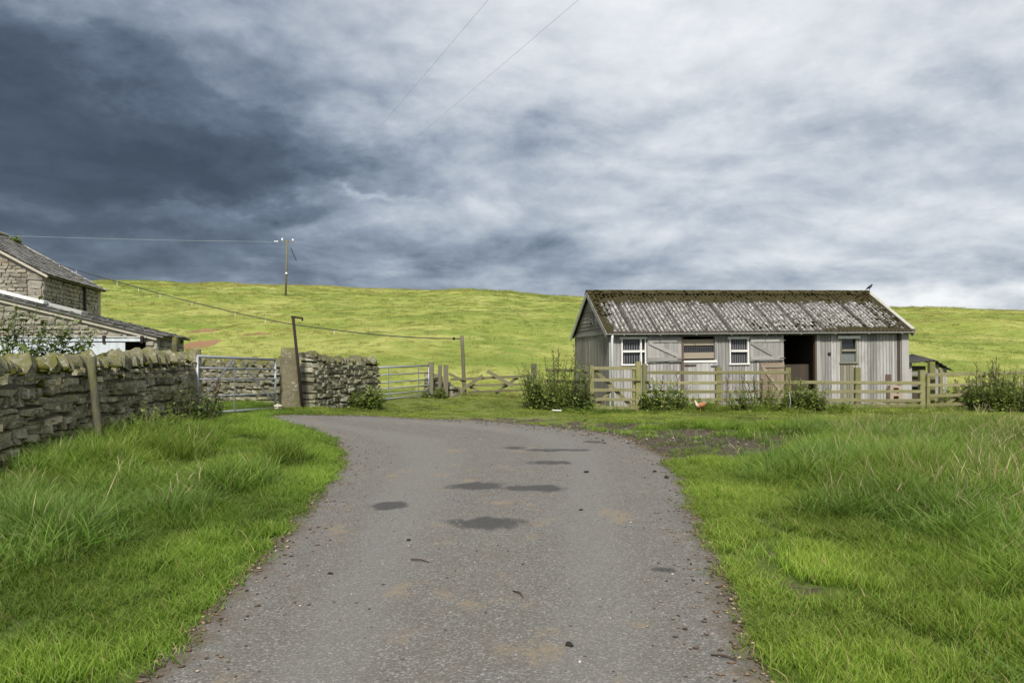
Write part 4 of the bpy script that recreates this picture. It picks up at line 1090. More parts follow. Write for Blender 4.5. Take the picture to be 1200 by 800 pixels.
def barn():
    Z = Vector((0, 0, 1))
    # low range: front right corner
    C = Vector((-11.6, 26.0, 0)); e = -BE; d = BD_; SL = .257; EZ = 2.33; W = 8.0; DP = 4.5
    t = thing('stone_byre', 'low stone byre with stone slate roof and pale blue sliding door', 'byre', (C.x, C.y, .3))
    def topz(s): return EZ + SL * s
    prism([(0, 2.12), (W, 2.12), (W, topz(W) - .05), (0, topz(0) - .05)], C, e, d, .06, .42).build('gable_wall', M_mortar, t)
    prism([(0, 0), (.36, 0), (.36, 2.12), (0, 2.12)], C, e, d, .06, .42).build('jamb_wall', M_mortar, t)
    prism([(5.4, 0), (W, 0), (W, 2.12), (5.4, 2.12)], C, e, d, .06, .42).build('wall', M_mortar, t)
    prism([(.05, 0), (.42, 0), (.42, EZ - .05), (.05, EZ - .05)], C, e, d, .43, DP).build('side_wall', M_mortar, t)
    prism([(0, 0), (W, 0), (W, topz(W) - .05), (0, topz(0) - .05)], C, e, d, DP - .3, DP).build('back_wall', M_core, t)
    face_stones(t, C + d * .07 , BE, lambda s, z: z < topz(-s) - .16, -5.9, -.02, 2.24, 4.2, (.18, .52), (.10, .22), 4, .14)
    face_stones(t, C + d * .07, BE, lambda s, z: True, -.36, -.01, .2, 2.1, (.2, .36), (.14, .24), 5, .14)
    face_stones(t, C - BE * .05 + d * .02, BD_, lambda s, z: z < EZ - .08, .08, DP, 1.0, EZ, (.26, .55), (.13, .22), 6, .14)
    # lime-mortared verge under the roof edge
    a, b = C + d * .02 + Z * (topz(-.02) - .10), C + e * W + d * .02 + Z * (topz(W) - .10)
    MB().bar(a, b, .12, .12, up=(0, 0, 1)).build('verge', M_lime, t)
    # roof
    rf = prism([(-.22, topz(-.22) - .03), (W, topz(W) - .03), (W, topz(W) + .03), (-.22, topz(-.22) + .03)], C, e, d, -.12, DP + .1).build('roof', M_slate, t)
    nv = (BE * 0 + Z - e * SL).normalized(); P = C + e * W - d * .16 + Z * (topz(W) + .03)
    v = (C - e * .28 - d * .16 + Z * (topz(-.28) + .03)) - P
    slates(t, P, d * (DP + .3), v, nv, 9, 26, 'roof_slates', 3)
    for (s0, s1, y0, w, m, k) in ((3.3, 6.8, .12, .6, M_upvc, .17), (2.3, 3.45, .5, .7, M_gutter, .13)):
        A, B = C + e * s0 + d * y0 + Z * (topz(s0) + k), C + e * s1 + d * y0 + Z * (topz(s1) + k)
        MB().bar(A, B, w, .10, up=nv).build('patch_sheet', m, t)
    # sliding door on its rail
    rz = 2.17
    rl = MB().bar(C + e * .45 - d * .12 + Z * rz, C + e * 6.2 - d * .12 + Z * rz, .06, .09).build('door_rail', M_bluewhite, t)
    MB().bar(C + e * .3 - d * .05 + Z * (rz + .10), C + e * 6.2 - d * .05 + Z * (rz + .10), .06, .05).build('door_lintel', M_gutter, t)
    for s in (.42, 1.55, 2.8, 4.1, 5.4): MB().bar(C + e * s - d * .14 + Z * (rz - .10), C + e * s - d * .14 + Z * (rz + .14), .06, .09, up=(1, 0, 0)).build('hanger', M_rust, t)
    for k in range(4):
        s0, s1 = .93 + k * 1.08, .93 + (k + 1) * 1.08 - .012
        A, B = C + e * s0 - d * .10, C + e * s1 - d * .10
        mb = MB(); mb.bar(A + Z * 1.2, B + Z * 1.2, .035, 1.78); mb.build('door_panel', M_bluewhite, t)
    # main barn behind
    C2 = C + d * DP - BE * 4.9; E2, SL2, HS, LN = 4.70, .56, 4.0, 6.84
    t2 = thing('stone_barn', 'tall stone barn gable with stone slate roof behind the low byre', 'barn', (C2.x, C2.y, .3))
    gpts = [(0, 0), (2 * HS, 0), (2 * HS, E2), (HS, E2 + SL2 * HS), (0, E2)]
    prism(gpts, C2, e, d, .04, .45).build('gable_wall', M_mortar, t2)
    prism([(0.04, 0), (.45, 0), (.45, E2), (.04, E2)], C2, e, d, .46, LN).build('side_wall', M_mortar, t2)
    prism(gpts, C2, e, d, LN, LN + .4).build('back_wall', M_mortar, t2)
    face_stones(t2, C2 + d * .05, BE, lambda s, z: z < E2 + SL2 * (-s) - .12 and -s < 4, -3.2, -.5, 3.0, 6.6, (.14, .38), (.08, .17), 14, .14)
    face_stones(t2, C2 + d * .05, BE, lambda s, z: z < E2 + .1, -.5, -.01, 3.0, E2 + .1, (.4, .6), (.22, .32), 15, .17, name='quoin')
    face_stones(t2, C2 - BE * .04, BD_, lambda s, z: z < E2 - .05, .04, LN, 2.9, E2 + .2, (.2, .55), (.10, .22), 16, .15)
    MB().bar(C2 + d * 4.6 + BE * .10 + Z * 2.9, C2 + d * 4.6 + BE * .10 + Z * (E2 - .05), .09, .09, up=(1, 0, 0)).build('downpipe', M_black, t2)
    MB().bar(C2 + BE * .12 + d * 0 + Z * (E2 - .06), C2 + BE * .12 + d * (LN + .3) + Z * (E2 - .06), .10, .09).build('gutter', M_black, t2)
    nv2 = (Z - e * SL2).normalized()
    for k in (0, 1):
        s0, s1 = (-.18, HS) if k == 0 else (2 * HS + .18, HS)
        z0 = E2 + SL2 * (-.18)
        prism([(s0, z0 + .0), (s1, E2 + SL2 * HS + .0), (s1, E2 + SL2 * HS + .07), (s0, z0 + .07)], C2, e, d, -.10, LN + .5).build('roof_slab', M_slate, t2)
    P = C2 + e * HS - d * .16 + Z * (E2 + SL2 * HS + .08); v = (C2 - e * .25 - d * .16 + Z * (E2 - SL2 * .25 + .08)) - P
    slates(t2, P, d * (LN + .7), v, nv2, 18, 16, 'roof_slates', 5)
    for k in range(10):
        a = C2 + e * HS + d * (-.15 + (LN + .65) * k / 10) + Z * (E2 + SL2 * HS + .14); b = C2 + e * HS + d * (-.16 + (LN + .65) * (k + 1) / 10) + Z * (E2 + SL2 * HS + .14 + .01 * (k % 2))
        MB().bar(a, b, .34, .12, cham=.04).build('ridge_stone', M_barn, t2)
    a, b = C2 + e * (-.2) + d * (LN + .5) + Z * (E2 - .03), C2 + e * HS + d * (LN + .5) + Z * (E2 + SL2 * HS + .12)
    MB().bar(a, b, .12, .10).build('verge', M_lime, t2)
    a, b = C2 + e * (-.2) - d * .08 + Z * (E2 - .12), C2 + e * HS - d * .08 + Z * (E2 + SL2 * HS - .01)
    MB().bar(a, b, .10, .08).build('verge', M_lime, t2)
    return C2 + e * HS + d * (LN + .4) + Z * (E2 + SL2 * HS + .2)
RIDGE_END = barn()

# ------------------------------------------------------------------ poles and wires
def sag(a, b, s, n=24):
    a, b = Vector(a), Vector(b)
    return [a.lerp(b, i / n) - Vector((0, 0, s * 4 * (i / n) * (1 - i / n))) for i in range(n + 1)]
def lines():
    base = hit(334.5, 347); D = base.y
    top = at(336.5, 282, D); top.y = D
    t = thing('power_pole', 'wooden power pole with crossarm standing alone on the hill pasture', 'pole', base)
    k = D / 115
    MB().tube([base - Vector((0, 0, 1)), base.lerp(top, .5), top], [.17 * k, .15 * k, .125 * k], 10).build('shaft', M_oldwood, t, True)
    arm0, arm1 = at(330.5, 283.5, D - .15), at(344, 284, D + .5)
    MB().bar(arm0, arm1, .10, .12).build('crossarm', M_oldwood, t)
    ins = []
    for px, py in ((330.8, 279.2), (343.2, 280.2)):
        b = at(px, 283.5, D); c = at(px, py, D)
        MB().tube([b, b.lerp(c, .3), b.lerp(c, .35), c, c + Vector((0, 0, .03))], [.03, .03, .12, .10, .03], 8).build('insulator', M_ceramic, t, True); ins.append(c)
    for px in (322.5, 325): MB().tube([at(px - .9, 283, D), at(px + .9, 283, D)], .09, 8).build('strain_insulator', M_ceramic, t, True)
    MB().tube([at(338.6, 287, D), at(341, 291, D)], .03, 6).build('stay', M_wire, t); MB().tube([at(341, 291, D), at(347.3, 305.5, D)], .07, 6).build('stay_insulator', M_black, t)
    MB().box(*(at(335.2, 0, D).x, at(337.2, 0, D).x), D - .3, D - .18, at(0, 321.2, D).z, at(0, 319.3, D).z).build('warning_plate', M_ceramic, t)
    def wire(lab, pts, r, m=M_wire): tag(MB().tube(pts, r, 6).build('overhead_wire', m, None, True), lab, 'wire')
    for c, e_, lab in ((ins[0], Vector((-.9, 23, 12.0)), 'thin overhead wire rising from the pole, the steeper of two'), (ins[1], Vector((1.3, 24, 12.1)), 'thin overhead wire rising from the pole, the shallower of two')):
        far = c + (e_ - c) * 1.55
        wire(lab, sag(c, far, .35, 30), .0045, M_palewire)
    wire('pale overhead wire from the hill pole towards the stone barn', sag(at(322, 283.2, D), at(-160, 269, D * .9), .25), .011, M_palewire)
    a = RIDGE_END; pole = at(541, 396.5, 27.95)
    pts = [at(20, 290, a.y)] + [at(px, py, a.y + (28 - a.y) * (px - 20) / 521) for px, py in ((60, 306.5), (100, 319.5), (150, 333.5), (200, 347.5), (250, 360), (300, 371.5), (340, 379.5), (380, 385), (430, 391), (490, 395.5), (541, 396.8))]
    tc = thing('overhead_cable', 'black sagging cable from the barn roof to the slim pole', 'cable', pole)
    pts = [Vector(p) for p in np.array(smooth([np.array(p) for p in pts], 4))]
    MB().tube(pts, .018, 6).build('conductor', M_cable, tc, True)
    for px in (74, 90, 142, 158, 185, 221, 270, 310, 392):
        q = min(pts, key=lambda p: abs(CX + p.x / p.y * F - px))
        MB().tube([q + Vector((0, 0, .03)), q - Vector((0, 0, .16))], .009, 6).build('tie', M_ceramic, tc)
    for px in (530, 533, 536): q = min(pts, key=lambda p: abs(CX + p.x / p.y * F - px)); MB().tube([q + Vector((-.04, 0, 0)), q + Vector((.04, 0, 0))], .05, 8).build('strain_insulator', M_black, tc, True)
    # slack fence wires along the tall wall
    for k, (z0, z1, lab) in enumerate(((1.36, 1.40, 'upper slack fence wire stapled to the leaning post'), (1.16, 1.22, 'lower slack fence wire stapled to the leaning post'))):
        tag(MB().tube(sag((-6.10, 8, z0), (-6.42, 16.2, z1), .03), .0028, 5).build('fence_wire', M_wire), lab, 'wire')
lines()

# ------------------------------------------------------------------ plants
def plant(label, x, y, h, rad, stems, per, leaf, m, seed, z=None, dead=0, spread=.35, lean=(0, 0), cat='shrub', name='weed_clump', taper=.42, aspect=.42, base=.08, group=None):
    """clump of upright leafy stems; leaves are folded four-point blades set along each stem"""
    r = np.random.default_rng(seed); zz = G(x, y) if z is None else z
    t = thing(name, label, cat, (x, y, zz), group)
    st = MB(); LV = []; LC = []
    for i in range(stems):
        a = r.uniform(0, 6.283); q = math.sqrt(r.random()) * rad; bx, by = x + math.cos(a) * q, y + math.sin(a) * q * .7
        hh = h * r.uniform(.38, 1.0) * (1 - .30 * (q / rad) ** 2); ox, oy = r.normal(0, spread * .3) + lean[0] + math.cos(a) * spread * q / rad, r.normal(0, spread * .25) + lean[1] + math.sin(a) * spread * .6 * q / rad
        pts = [Vector((bx + ox * hh * f * f, by + oy * hh * f * f, zz - .05 + hh * f)) for f in (0, .25, .5, .75, 1)]
        st.tube(pts, [.009, .008, .007, .005, .003], 5)
        for k in range(per):
            f = base + (1 - base) * (k + r.random()) / per; j = min(int(f * 4), 3); p = pts[j].lerp(pts[j + 1], f * 4 - j)
            L = leaf * r.lognormal(-.12, .38) * (1 - taper * f * f); az = r.uniform(0, 6.283); el = r.uniform(-.5, .75)
            d = np.array([math.cos(az) * math.cos(el), math.sin(az) * math.cos(el), math.sin(el)]); s = np.cross(d, [0, 0, 1.]); s /= np.linalg.norm(s) + 1e-9; u = np.cross(s, d)
            o = np.array(p) + d * r.uniform(.0, .5) * leaf; w = L * aspect
            LV.append([o, o + d * L * .45 + s * w + u * w * .35, o + d * L - u * L * .2, o + d * L * .45 - s * w + u * w * .35, o + d * L * .5 - u * .0])
            LC.append([r.random()] * 5)
    st.build('stems', M_stem, t)
    V = np.array(LV).reshape(-1, 3); n = len(LV); b = np.arange(n)[:, None] * 5
    Fq = np.concatenate([b + np.array([[0, 1, 4]]), b + np.array([[1, 2, 4]]), b + np.array([[2, 3, 4]]), b + np.array([[3, 0, 4]])])
    me = np_mesh('leaves', V, Fq, m, False, [('lc', 'FLOAT', np.array(LC).ravel())]); link('leaves', me, t)
    if dead:
        for i in range(dead):
            a = r.uniform(0, 6.283); q = r.random() * rad; bx, by = x + math.cos(a) * q, y + math.sin(a) * q * .6; hh = h * r.uniform(.85, 1.12)
            mb = MB(); tip = Vector((bx + r.normal(0, .12), by, zz + hh)); bs = Vector((bx, by, zz)); mb.tube([bs, bs.lerp(tip, .5) + Vector((r.normal(0, .03), 0, 0)), tip], [.008, .007, .004], 5)
            for k in range(7):
                p = bs.lerp(tip, .55 + .06 * k); s_ = r.choice([-1, 1]); mb.tube([p, p + Vector((s_ * .10 * r.random(), .02, .10))], [.012, .006], 5)
            mb.build('dead_stalk', M_deadstem, t)
    return t
def W(px, D): return (px - CX) / F * D
plant('tall dense nettle thicket between broken hurdle and narrow gate', W(652, 24.2), 24.2, 1.95, 1.0, 150, 56, .08, M_leaf, 1, cat='nettles', dead=4, spread=.28, name='nettle_thicket', base=.02)
plant('small dark nettle clump at the foot of the narrow gate', W(684, 23.9), 23.9, .85, .28, 40, 36, .10, M_leafdark, 2, cat='nettles', spread=.12, name='nettle_clump', base=.02)
plant('broad-leaved bright bramble in front of the fence beside the narrow gate', W(778, 23.6), 23.6, 1.15, .6, 55, 38, .10, M_leaflight, 3, cat='bramble', dead=2, name='bramble_bush', aspect=.5, base=.02)
plant('low straggling weeds under the wire mesh opening', W(822, 23.75), 23.75, .62, .5, 36, 30, .10, M_leaflight, 4, cat='weeds', base=.02)
plant('dark bramble tangle with dead brown stalks before the brown half door', W(887, 23.65), 23.65, 1.05, .9, 66, 40, .08, M_leaf, 5, cat='bramble', dead=9, name='bramble_bush', spread=.4, base=.02)
plant('rounded dark green bush before the open doorway', W(945, 23.5), 23.5, 1.15, .55, 80, 48, .085, M_leaf, 6, cat='bush', name='leafy_bush', spread=.3, base=.02)
plant('low green weeds beneath the window with the frosted pane', W(990, 23.6), 23.6, .42, .35, 26, 26, .09, M_leaflight, 7, cat='weeds', base=.02)
plant('large dark shrub swallowing the end of the long field gate', W(1180, 23.6), 23.6, 1.6, 1.05, 150, 52, .085, M_leaf, 8, cat='shrub', dead=5, name='leafy_shrub', spread=.3, base=.02)
plant('leafy rank weeds behind the long field gate', W(1128, 26.0), 26.0, .85, .8, 70, 34, .12, M_leaf, 9, cat='weeds', dead=9, base=.02)
plant('dark thistle-topped weeds behind the gate next to the field', W(1168, 26.5), 26.5, .95, 1.2, 60, 30, .10, M_leaf, 19, cat='weeds', dead=14, base=.02)
plant('tall leafy elder shoots rising behind the mossy wall before the byre', W(8, 12.6), 12.9, 2.5, .62, 90, 64, .10, M_leafdark, 10, cat='elder', name='elder_bush', spread=.3, base=.35, lean=(.06, 0), taper=.3)
plant('lower leafy growth behind the mossy wall below the byre door', W(60, 13.6), 13.8, 1.75, .4, 26, 36, .09, M_leafdark, 11, cat='elder', name='elder_bush', spread=.2, base=.5)
plant('nettles growing at the foot of the tall wall near its gate end', -6.28, 15.2, .95, .55, 54, 32, .085, M_leafdark, 12, cat='nettles', name='nettle_clump', spread=.2, base=.02)
plant('dusky weeds against the tall wall beside the leaning post', -6.1, 13.5, .72, .55, 44, 28, .08, M_leaf, 13, cat='nettles', name='nettle_clump', spread=.2, base=.02)
plant('thistly weeds at the hanging end of the five-bar gate', -6.22, 16.35, .85, .3, 30, 28, .07, M_leafdark, 14, cat='weeds', spread=.2, dead=4, base=.02)
plant('nettle patch at the foot of the short broken wall', -4.25, 22.2, .75, .6, 80, 36, .085, M_leaf, 15, cat='nettles', name='nettle_clump', spread=.2, base=.02)
plant('ragged weeds below the lichened wooden post', -2.5, 26.2, .5, .4, 36, 24, .08, M_leaf, 16, cat='weeds', spread=.2, base=.02)
pr = RIDGE_END
plant('yellow-green sapling sprouting from the barn roof ridge', W(15, pr.y), pr.y, .62, .28, 16, 26, .14, M_leaflight, 17, z=at(0, 288, pr.y).z, cat='sapling', name='sapling', spread=.5, base=.2)
plant('pale flowering weed at the picture edge below the tall wall', W(8, 8.2), 8.2, .5, .2, 12, 20, .06, M_leaflight, 18, cat='weeds', spread=.4)

# ------------------------------------------------------------------ hen, bird, odds and ends
def loft(rings, m, name, parent=None, n=12):
    """rings: (centre, radius_side, radius_up, direction)"""
    mb = MB(); vs = []
    for c, a, b, d in rings:
        c = Vector(c); d = Vector(d).normalized(); s = d.cross(Vector((0, 0, 1)))
        s = Vector((0, 1, 0)) if s.length < .05 else s.normalized(); u = s.cross(d)
        for k in range(n): th = 2 * math.pi * k / n; vs.append(c + s * math.cos(th) * a + u * math.sin(th) * b)
    k_ = len(rings); fs = [(i * n + k, i * n + (k + 1) % n, (i + 1) * n + (k + 1) % n, (i + 1) * n + k) for i in range(k_ - 1) for k in range(n)]
    fs += [tuple(range(n - 1, -1, -1)), tuple(range((k_ - 1) * n, k_ * n))]
    me = mb.add(vs, fs).mesh(name, m, True); o = link(name, me); o.parent = parent; return o
M_hen = mat('hen_feathers', lambda t, p: p(t.mix(t.step(t.math('ADD', t.sep(t.obj())[0], t.math('MULTIPLY', t.noise(t.obj(), 14, 4, .6), .12)), -.08, .02), (.60, .50, .40), (.30, .115, .050)), .8))
M_comb = mat('hen_comb', b_flat((.45, .03, .02), .6, .2, 9, .1)); M_beak = mat('beak', b_flat((.42, .27, .08), .5, .1, 9, .1)); M_crow = mat('black_feathers', b_flat((.012, .012, .014), .5, .3, 20, .2))
def hen():
    p = at(820.5, 482, 23.1); p.z = G(p.x, p.y) + .05
    t = thing('hen', 'small brown hen with pale neck foraging below the fence', 'hen', p, local=True); t.scale = (.8, .8, .8)
    loft([((.21, 0, .30), .012, .03, (-1, 0, -.6)), ((.16, 0, .27), .04, .06, (-1, 0, -.6)), ((.09, 0, .225), .075, .085, (-1, 0, -.25)), ((0, 0, .20), .095, .10, (-1, 0, 0)), ((-.07, 0, .205), .085, .09, (-1, 0, .3)), ((-.125, 0, .24), .055, .06, (-1, 0, 1)),
          ((-.15, 0, .29), .034, .036, (-.4, 0, 1)), ((-.16, 0, .33), .03, .032, (-.5, 0, .8)), ((-.185, 0, .35), .028, .03, (-1, 0, .2)), ((-.21, 0, .345), .012, .014, (-1, 0, 0))], M_hen, 'body', t)
    for s in (-1, 1):
        o = loft([((-.05, s * .085, .22), .01, .03, (1, 0, 0)), ((.03, s * .10, .21), .018, .055, (1, 0, 0)), ((.14, s * .07, .22), .006, .015, (1, 0, 0))], M_hen, 'wing', t, 8)
        o = MB().tube([(.0, s * .035, .12), (.01, s * .035, .05), (-.005, s * .035, -.09)], .008, 6).build('leg', M_beak); o.parent = t
    o = MB().add([(-.16, -.004, .375), (-.175, -.004, .40), (-.19, -.004, .378), (-.2, -.004, .395), (-.21, -.004, .36), (-.16, .004, .375), (-.175, .004, .40), (-.19, .004, .378), (-.2, .004, .395), (-.21, .004, .36)],
                 [(0, 1, 2), (2, 3, 4), (0, 2, 4), (5, 7, 6), (7, 9, 8), (5, 9, 7), (0, 5, 6, 1), (1, 6, 7, 2), (2, 7, 8, 3), (3, 8, 9, 4), (4, 9, 5, 0)]).build('comb', M_comb); o.parent = t
    o = MB().tube([(-.205, 0, .345), (-.235, 0, .335)], [.010, .002], 6).build('beak', M_beak); o.parent = t
hen()
def crow():
    q = SHM @ Vector((SX(1032) + .35, SH_D / 2, SH_EAVE + SH_RISE + .13))
    p = at(1018.5, 346, q.y); p.z = q.z
    t = thing('perched_bird', 'small black bird perched on the end of the shed ridge', 'bird', p, local=True)
    loft([((-.15, 0, .0), .018, .006, (1, 0, .6)), ((-.08, 0, .05), .024, .014, (1, 0, .6)), ((-.02, 0, .09), .045, .045, (1, 0, .6)), ((.04, 0, .13), .05, .05, (1, 0, .7)), ((.08, 0, .17), .034, .036, (.8, 0, 1)), ((.10, 0, .20), .032, .032, (1, 0, .6)), ((.125, 0, .208), .014, .014, (1, 0, 0))], M_crow, 'body', t, 10)
    o = MB().tube([(.12, 0, .208), (.155, 0, .204)], [.009, .002], 6).build('beak', M_beak); o.parent = t
    for s in (-1, 1):
        o = MB().tube([(.02, s * .02, .09), (.02, s * .02, -.005)], .006, 5).build('leg', M_crow); o.parent = t
        loft([((.05, s * .045, .13), .01, .03, (-1, 0, -.6)), ((-.02, s * .05, .09), .01, .035, (-1, 0, -.6)), ((-.10, s * .03, .035), .004, .01, (-1, 0, -.6))], M_crow, 'wing', t, 8)
crow()
def rag(name, label, px, py, D, w, h, m, seed):
    r = random.Random(seed); bm = bmesh.new(); bmesh.ops.create_icosphere(bm, subdivisions=3, radius=.5)
    for v in bm.verts: v.co *= 1 + .35 * math.sin(v.co.x * 9 + seed) * math.sin(v.co.y * 8) + .2 * math.sin(v.co.z * 13) + r.uniform(-.06, .06)
    me = bpy.data.meshes.new(name); bm.to_mesh(me); bm.free(); me.materials.append(m)
    o = link(name, me); o.location = at(px, py, D); o.scale = (w, w * .7, h); return tag(o, label, 'bag' if 'bag' in name else 'stone')
rag('plastic_bag', 'crumpled pale blue plastic bag caught at the foot of the five-bar gate', 239.5, 481.5, 16.55, .16, .16, M_bluewhite, 1)
for k, (px, py, s, lab) in enumerate(((325.5, 476.5, .17, 'largest pale stone beside the broad standing stone gatepost'), (319, 480.5, .11, 'small pale stone under the latch end of the five-bar gate'), (275, 477.5, .12, 'pale stone behind the bars of the five-bar gate'))):
    rag('loose_stone', lab, px, py, 19.4 if k != 2 else 20.5, s, s * .8, M_lime, 5 + k)
p = at(652, 482, 22.8); tag(MB().bar((p.x - .12, p.y, G(p.x, p.y) + .10), (p.x + .14, p.y + .1, G(p.x, p.y) + .08), .05, .03).build('wood_scrap', M_white), 'short pale wood scrap lying in grass before the nettle thicket', 'scrap')
pts = [at(924.5, 459, 23.1), at(925.5, 463, 23.05), at(926.5, 470, 23.0), at(925.5, 476, 23.0), at(927, 481, 22.95)]
tag(MB().tube(pts, .010, 7).build('hanging_rope', M_galv, None, True), 'pale blue rope end hanging in front of the rounded bush', 'rope')

# ------------------------------------------------------------------ grass
def clump(name, m, n, rad, h, w, lean, seed, segs=3, seedhead=False, dry=.06):
    r = np.random.default_rng(seed); V = []; Fq = []; BT = []; BC = []
    for i in range(n):
        a = r.uniform(0, 6.283); q = math.sqrt(r.random()) * rad; bx, by = math.cos(a) * q, math.sin(a) * q
        hh = h * r.uniform(.5, 1.1); dr = r.uniform(0, 6.283); ln = lean * r.uniform(.2, 1.4) * hh
        dx, dy = math.cos(dr) * ln, math.sin(dr) * ln; tw = r.uniform(0, 6.283); sx, sy = math.cos(tw), math.sin(tw); ww = w * r.uniform(.6, 1.3)
        b = len(V); bc = r.random()
        for k in range(segs + 1):
            f = k / segs; c = (bx + dx * f ** 2, by + dy * f ** 2, hh * f * (1 - .25 * lean * f))
            wd = ww * (1 - f) ** .7 * (1 if not seedhead else .5)
            if seedhead and f > .6: wd = ww * (2.2 if f < 1 else .6)
            if k == segs and not seedhead: V.append(c); BT.append(1); BC.append(bc)
            else:
                V += [(c[0] - sx * wd, c[1] - sy * wd, c[2]), (c[0] + sx * wd, c[1] + sy * wd, c[2])]; BT += [f, f]; BC += [bc, bc]
        for k in range(segs):
            o = b + 2 * k
            if k == segs - 1 and not seedhead: Fq.append((o, o + 1, o + 2, o + 2))
            else: Fq.append((o, o + 1, o + 3, o + 2))
    me = bpy.data.meshes.new(name)
    me.from_pydata(V, [], [f[:3] if f[2] == f[3] else f for f in Fq]); me.materials.append(m)
    for nm, d in (('bt', BT), ('bc', BC)):
        at_ = me.attributes.new(nm, 'FLOAT', 'POINT'); at_.data.foreach_set('value', np.array(d, np.float32))
    return bpy.data.objects.new(name, me)
def scatter(name, label, protos, P, rot, scl, tint, cat):
    """one object: points instanced with clump meshes"""
    col = bpy.data.collections.new(name + '_clumps')
    for o in protos: col.objects.link(o)
    me = bpy.data.meshes.new(name); me.vertices.add(len(P)); me.vertices.foreach_set('co', np.asarray(P, np.float32).ravel())
    for nm, ty, key, d in (('rot', 'FLOAT_VECTOR', 'vector', rot), ('scl', 'FLOAT_VECTOR', 'vector', scl), ('tint', 'FLOAT_VECTOR', 'vector', tint)):
        a = me.attributes.new(nm, ty, 'POINT'); a.data.foreach_set(key, np.asarray(d, np.float32).ravel())
    a = me.attributes.new('pick', 'INT', 'POINT'); a.data.foreach_set('value', rng.integers(0, len(protos), len(P)).astype(np.int32))
    ob = link(name, me); tag(ob, label, cat, kind='stuff')
    ng = bpy.data.node_groups.new(name, 'GeometryNodeTree')
    ng.interface.new_socket('Geometry', in_out='INPUT', socket_type='NodeSocketGeometry'); ng.interface.new_socket('Geometry', in_out='OUTPUT', socket_type='NodeSocketGeometry')
    gi, go = ng.nodes.new('NodeGroupInput'), ng.nodes.new('NodeGroupOutput')
    ip = ng.nodes.new('GeometryNodeInstanceOnPoints'); ci = ng.nodes.new('GeometryNodeCollectionInfo')
    ci.inputs[0].default_value = col; ci.inputs[1].default_value = True; ci.inputs[2].default_value = True
    def na(nm, ty): n = ng.nodes.new('GeometryNodeInputNamedAttribute'); n.data_type = ty; n.inputs[0].default_value = nm; return n.outputs[0]
    L_ = ng.links.new
    L_(gi.outputs[0], ip.inputs['Points']); L_(ci.outputs[0], ip.inputs['Instance']); ip.inputs['Pick Instance'].default_value = True
    L_(na('pick', 'INT'), ip.inputs['Instance Index']); L_(na('scl', 'FLOAT_VECTOR'), ip.inputs['Scale'])
    er = ng.nodes.new('FunctionNodeEulerToRotation'); L_(na('rot', 'FLOAT_VECTOR'), er.inputs[0]); L_(er.outputs[0], ip.inputs['Rotation'])
    L_(ip.outputs[0], go.inputs[0])
    md = ob.modifiers.new('clumps', 'NODES'); md.node_group = ng
    return ob
SHI = np.array(SHM.inverted())
def clear_of_things(x, y):
    lx = SHI[0, 0] * x + SHI[0, 1] * y + SHI[0, 3]; ly = SHI[1, 0] * x + SHI[1, 1] * y + SHI[1, 3]
    ok = ~((lx > -.05) & (lx < SH_L + .05) & (ly > -.05) & (ly < SH_D + .05))
    wx = -6.45 - .29 * (y - 7.6) / 8.65
    ok &= ~((y < 16.8) & (x < wx + .22) & (x > wx - .3))
    return ok
TUSS = [(270, 572, .75), (150, 580, .8), (205, 610, .5), (60, 640, .6), (215, 540, .7), (330, 545, .45), (935, 565, .7), (1060, 575, 1.0), (1150, 620, .8), (985, 610, .5)]
def tussock(x, y):
    g = np.zeros_like(x)
    for px, py, r in TUSS:
        c = hit(px, py); g = np.maximum(g, np.exp(-((x - c.x) ** 2 + (y - c.y) ** 2) / (r * .75) ** 2))
    return g
def tall_field(x, y, sd):
    right = S((sd - .9 - vnoise(x, y, .7, 21) * 1.2) / 1.9) * S((18.6 - y + vnoise(x, y, .5, 22) * 2) / 2.2) * (x > 0)
    left = S((sd - 1.2 - vnoise(x, y, .8, 23) * 1.6) / 1.8) * S((y - 3.0) / 4.0) * (x < 0) * (y < 17.5)
    fen = .85 * S((1.0 - np.abs(y - 23.6 - vnoise(x, y, .7, 25))) / .6) * (x > 1.6) * S(vnoise(x, y, .45, 26) * 2 + .6)
    wl = .4 * S((1.2 - np.abs(x + 6.2)) / .7) * (y > 6) * (y < 17)
    return np.maximum(np.maximum(np.maximum(right, left), np.maximum(fen, wl)), np.clip(tussock(x, y) * 1.1, 0, 1))
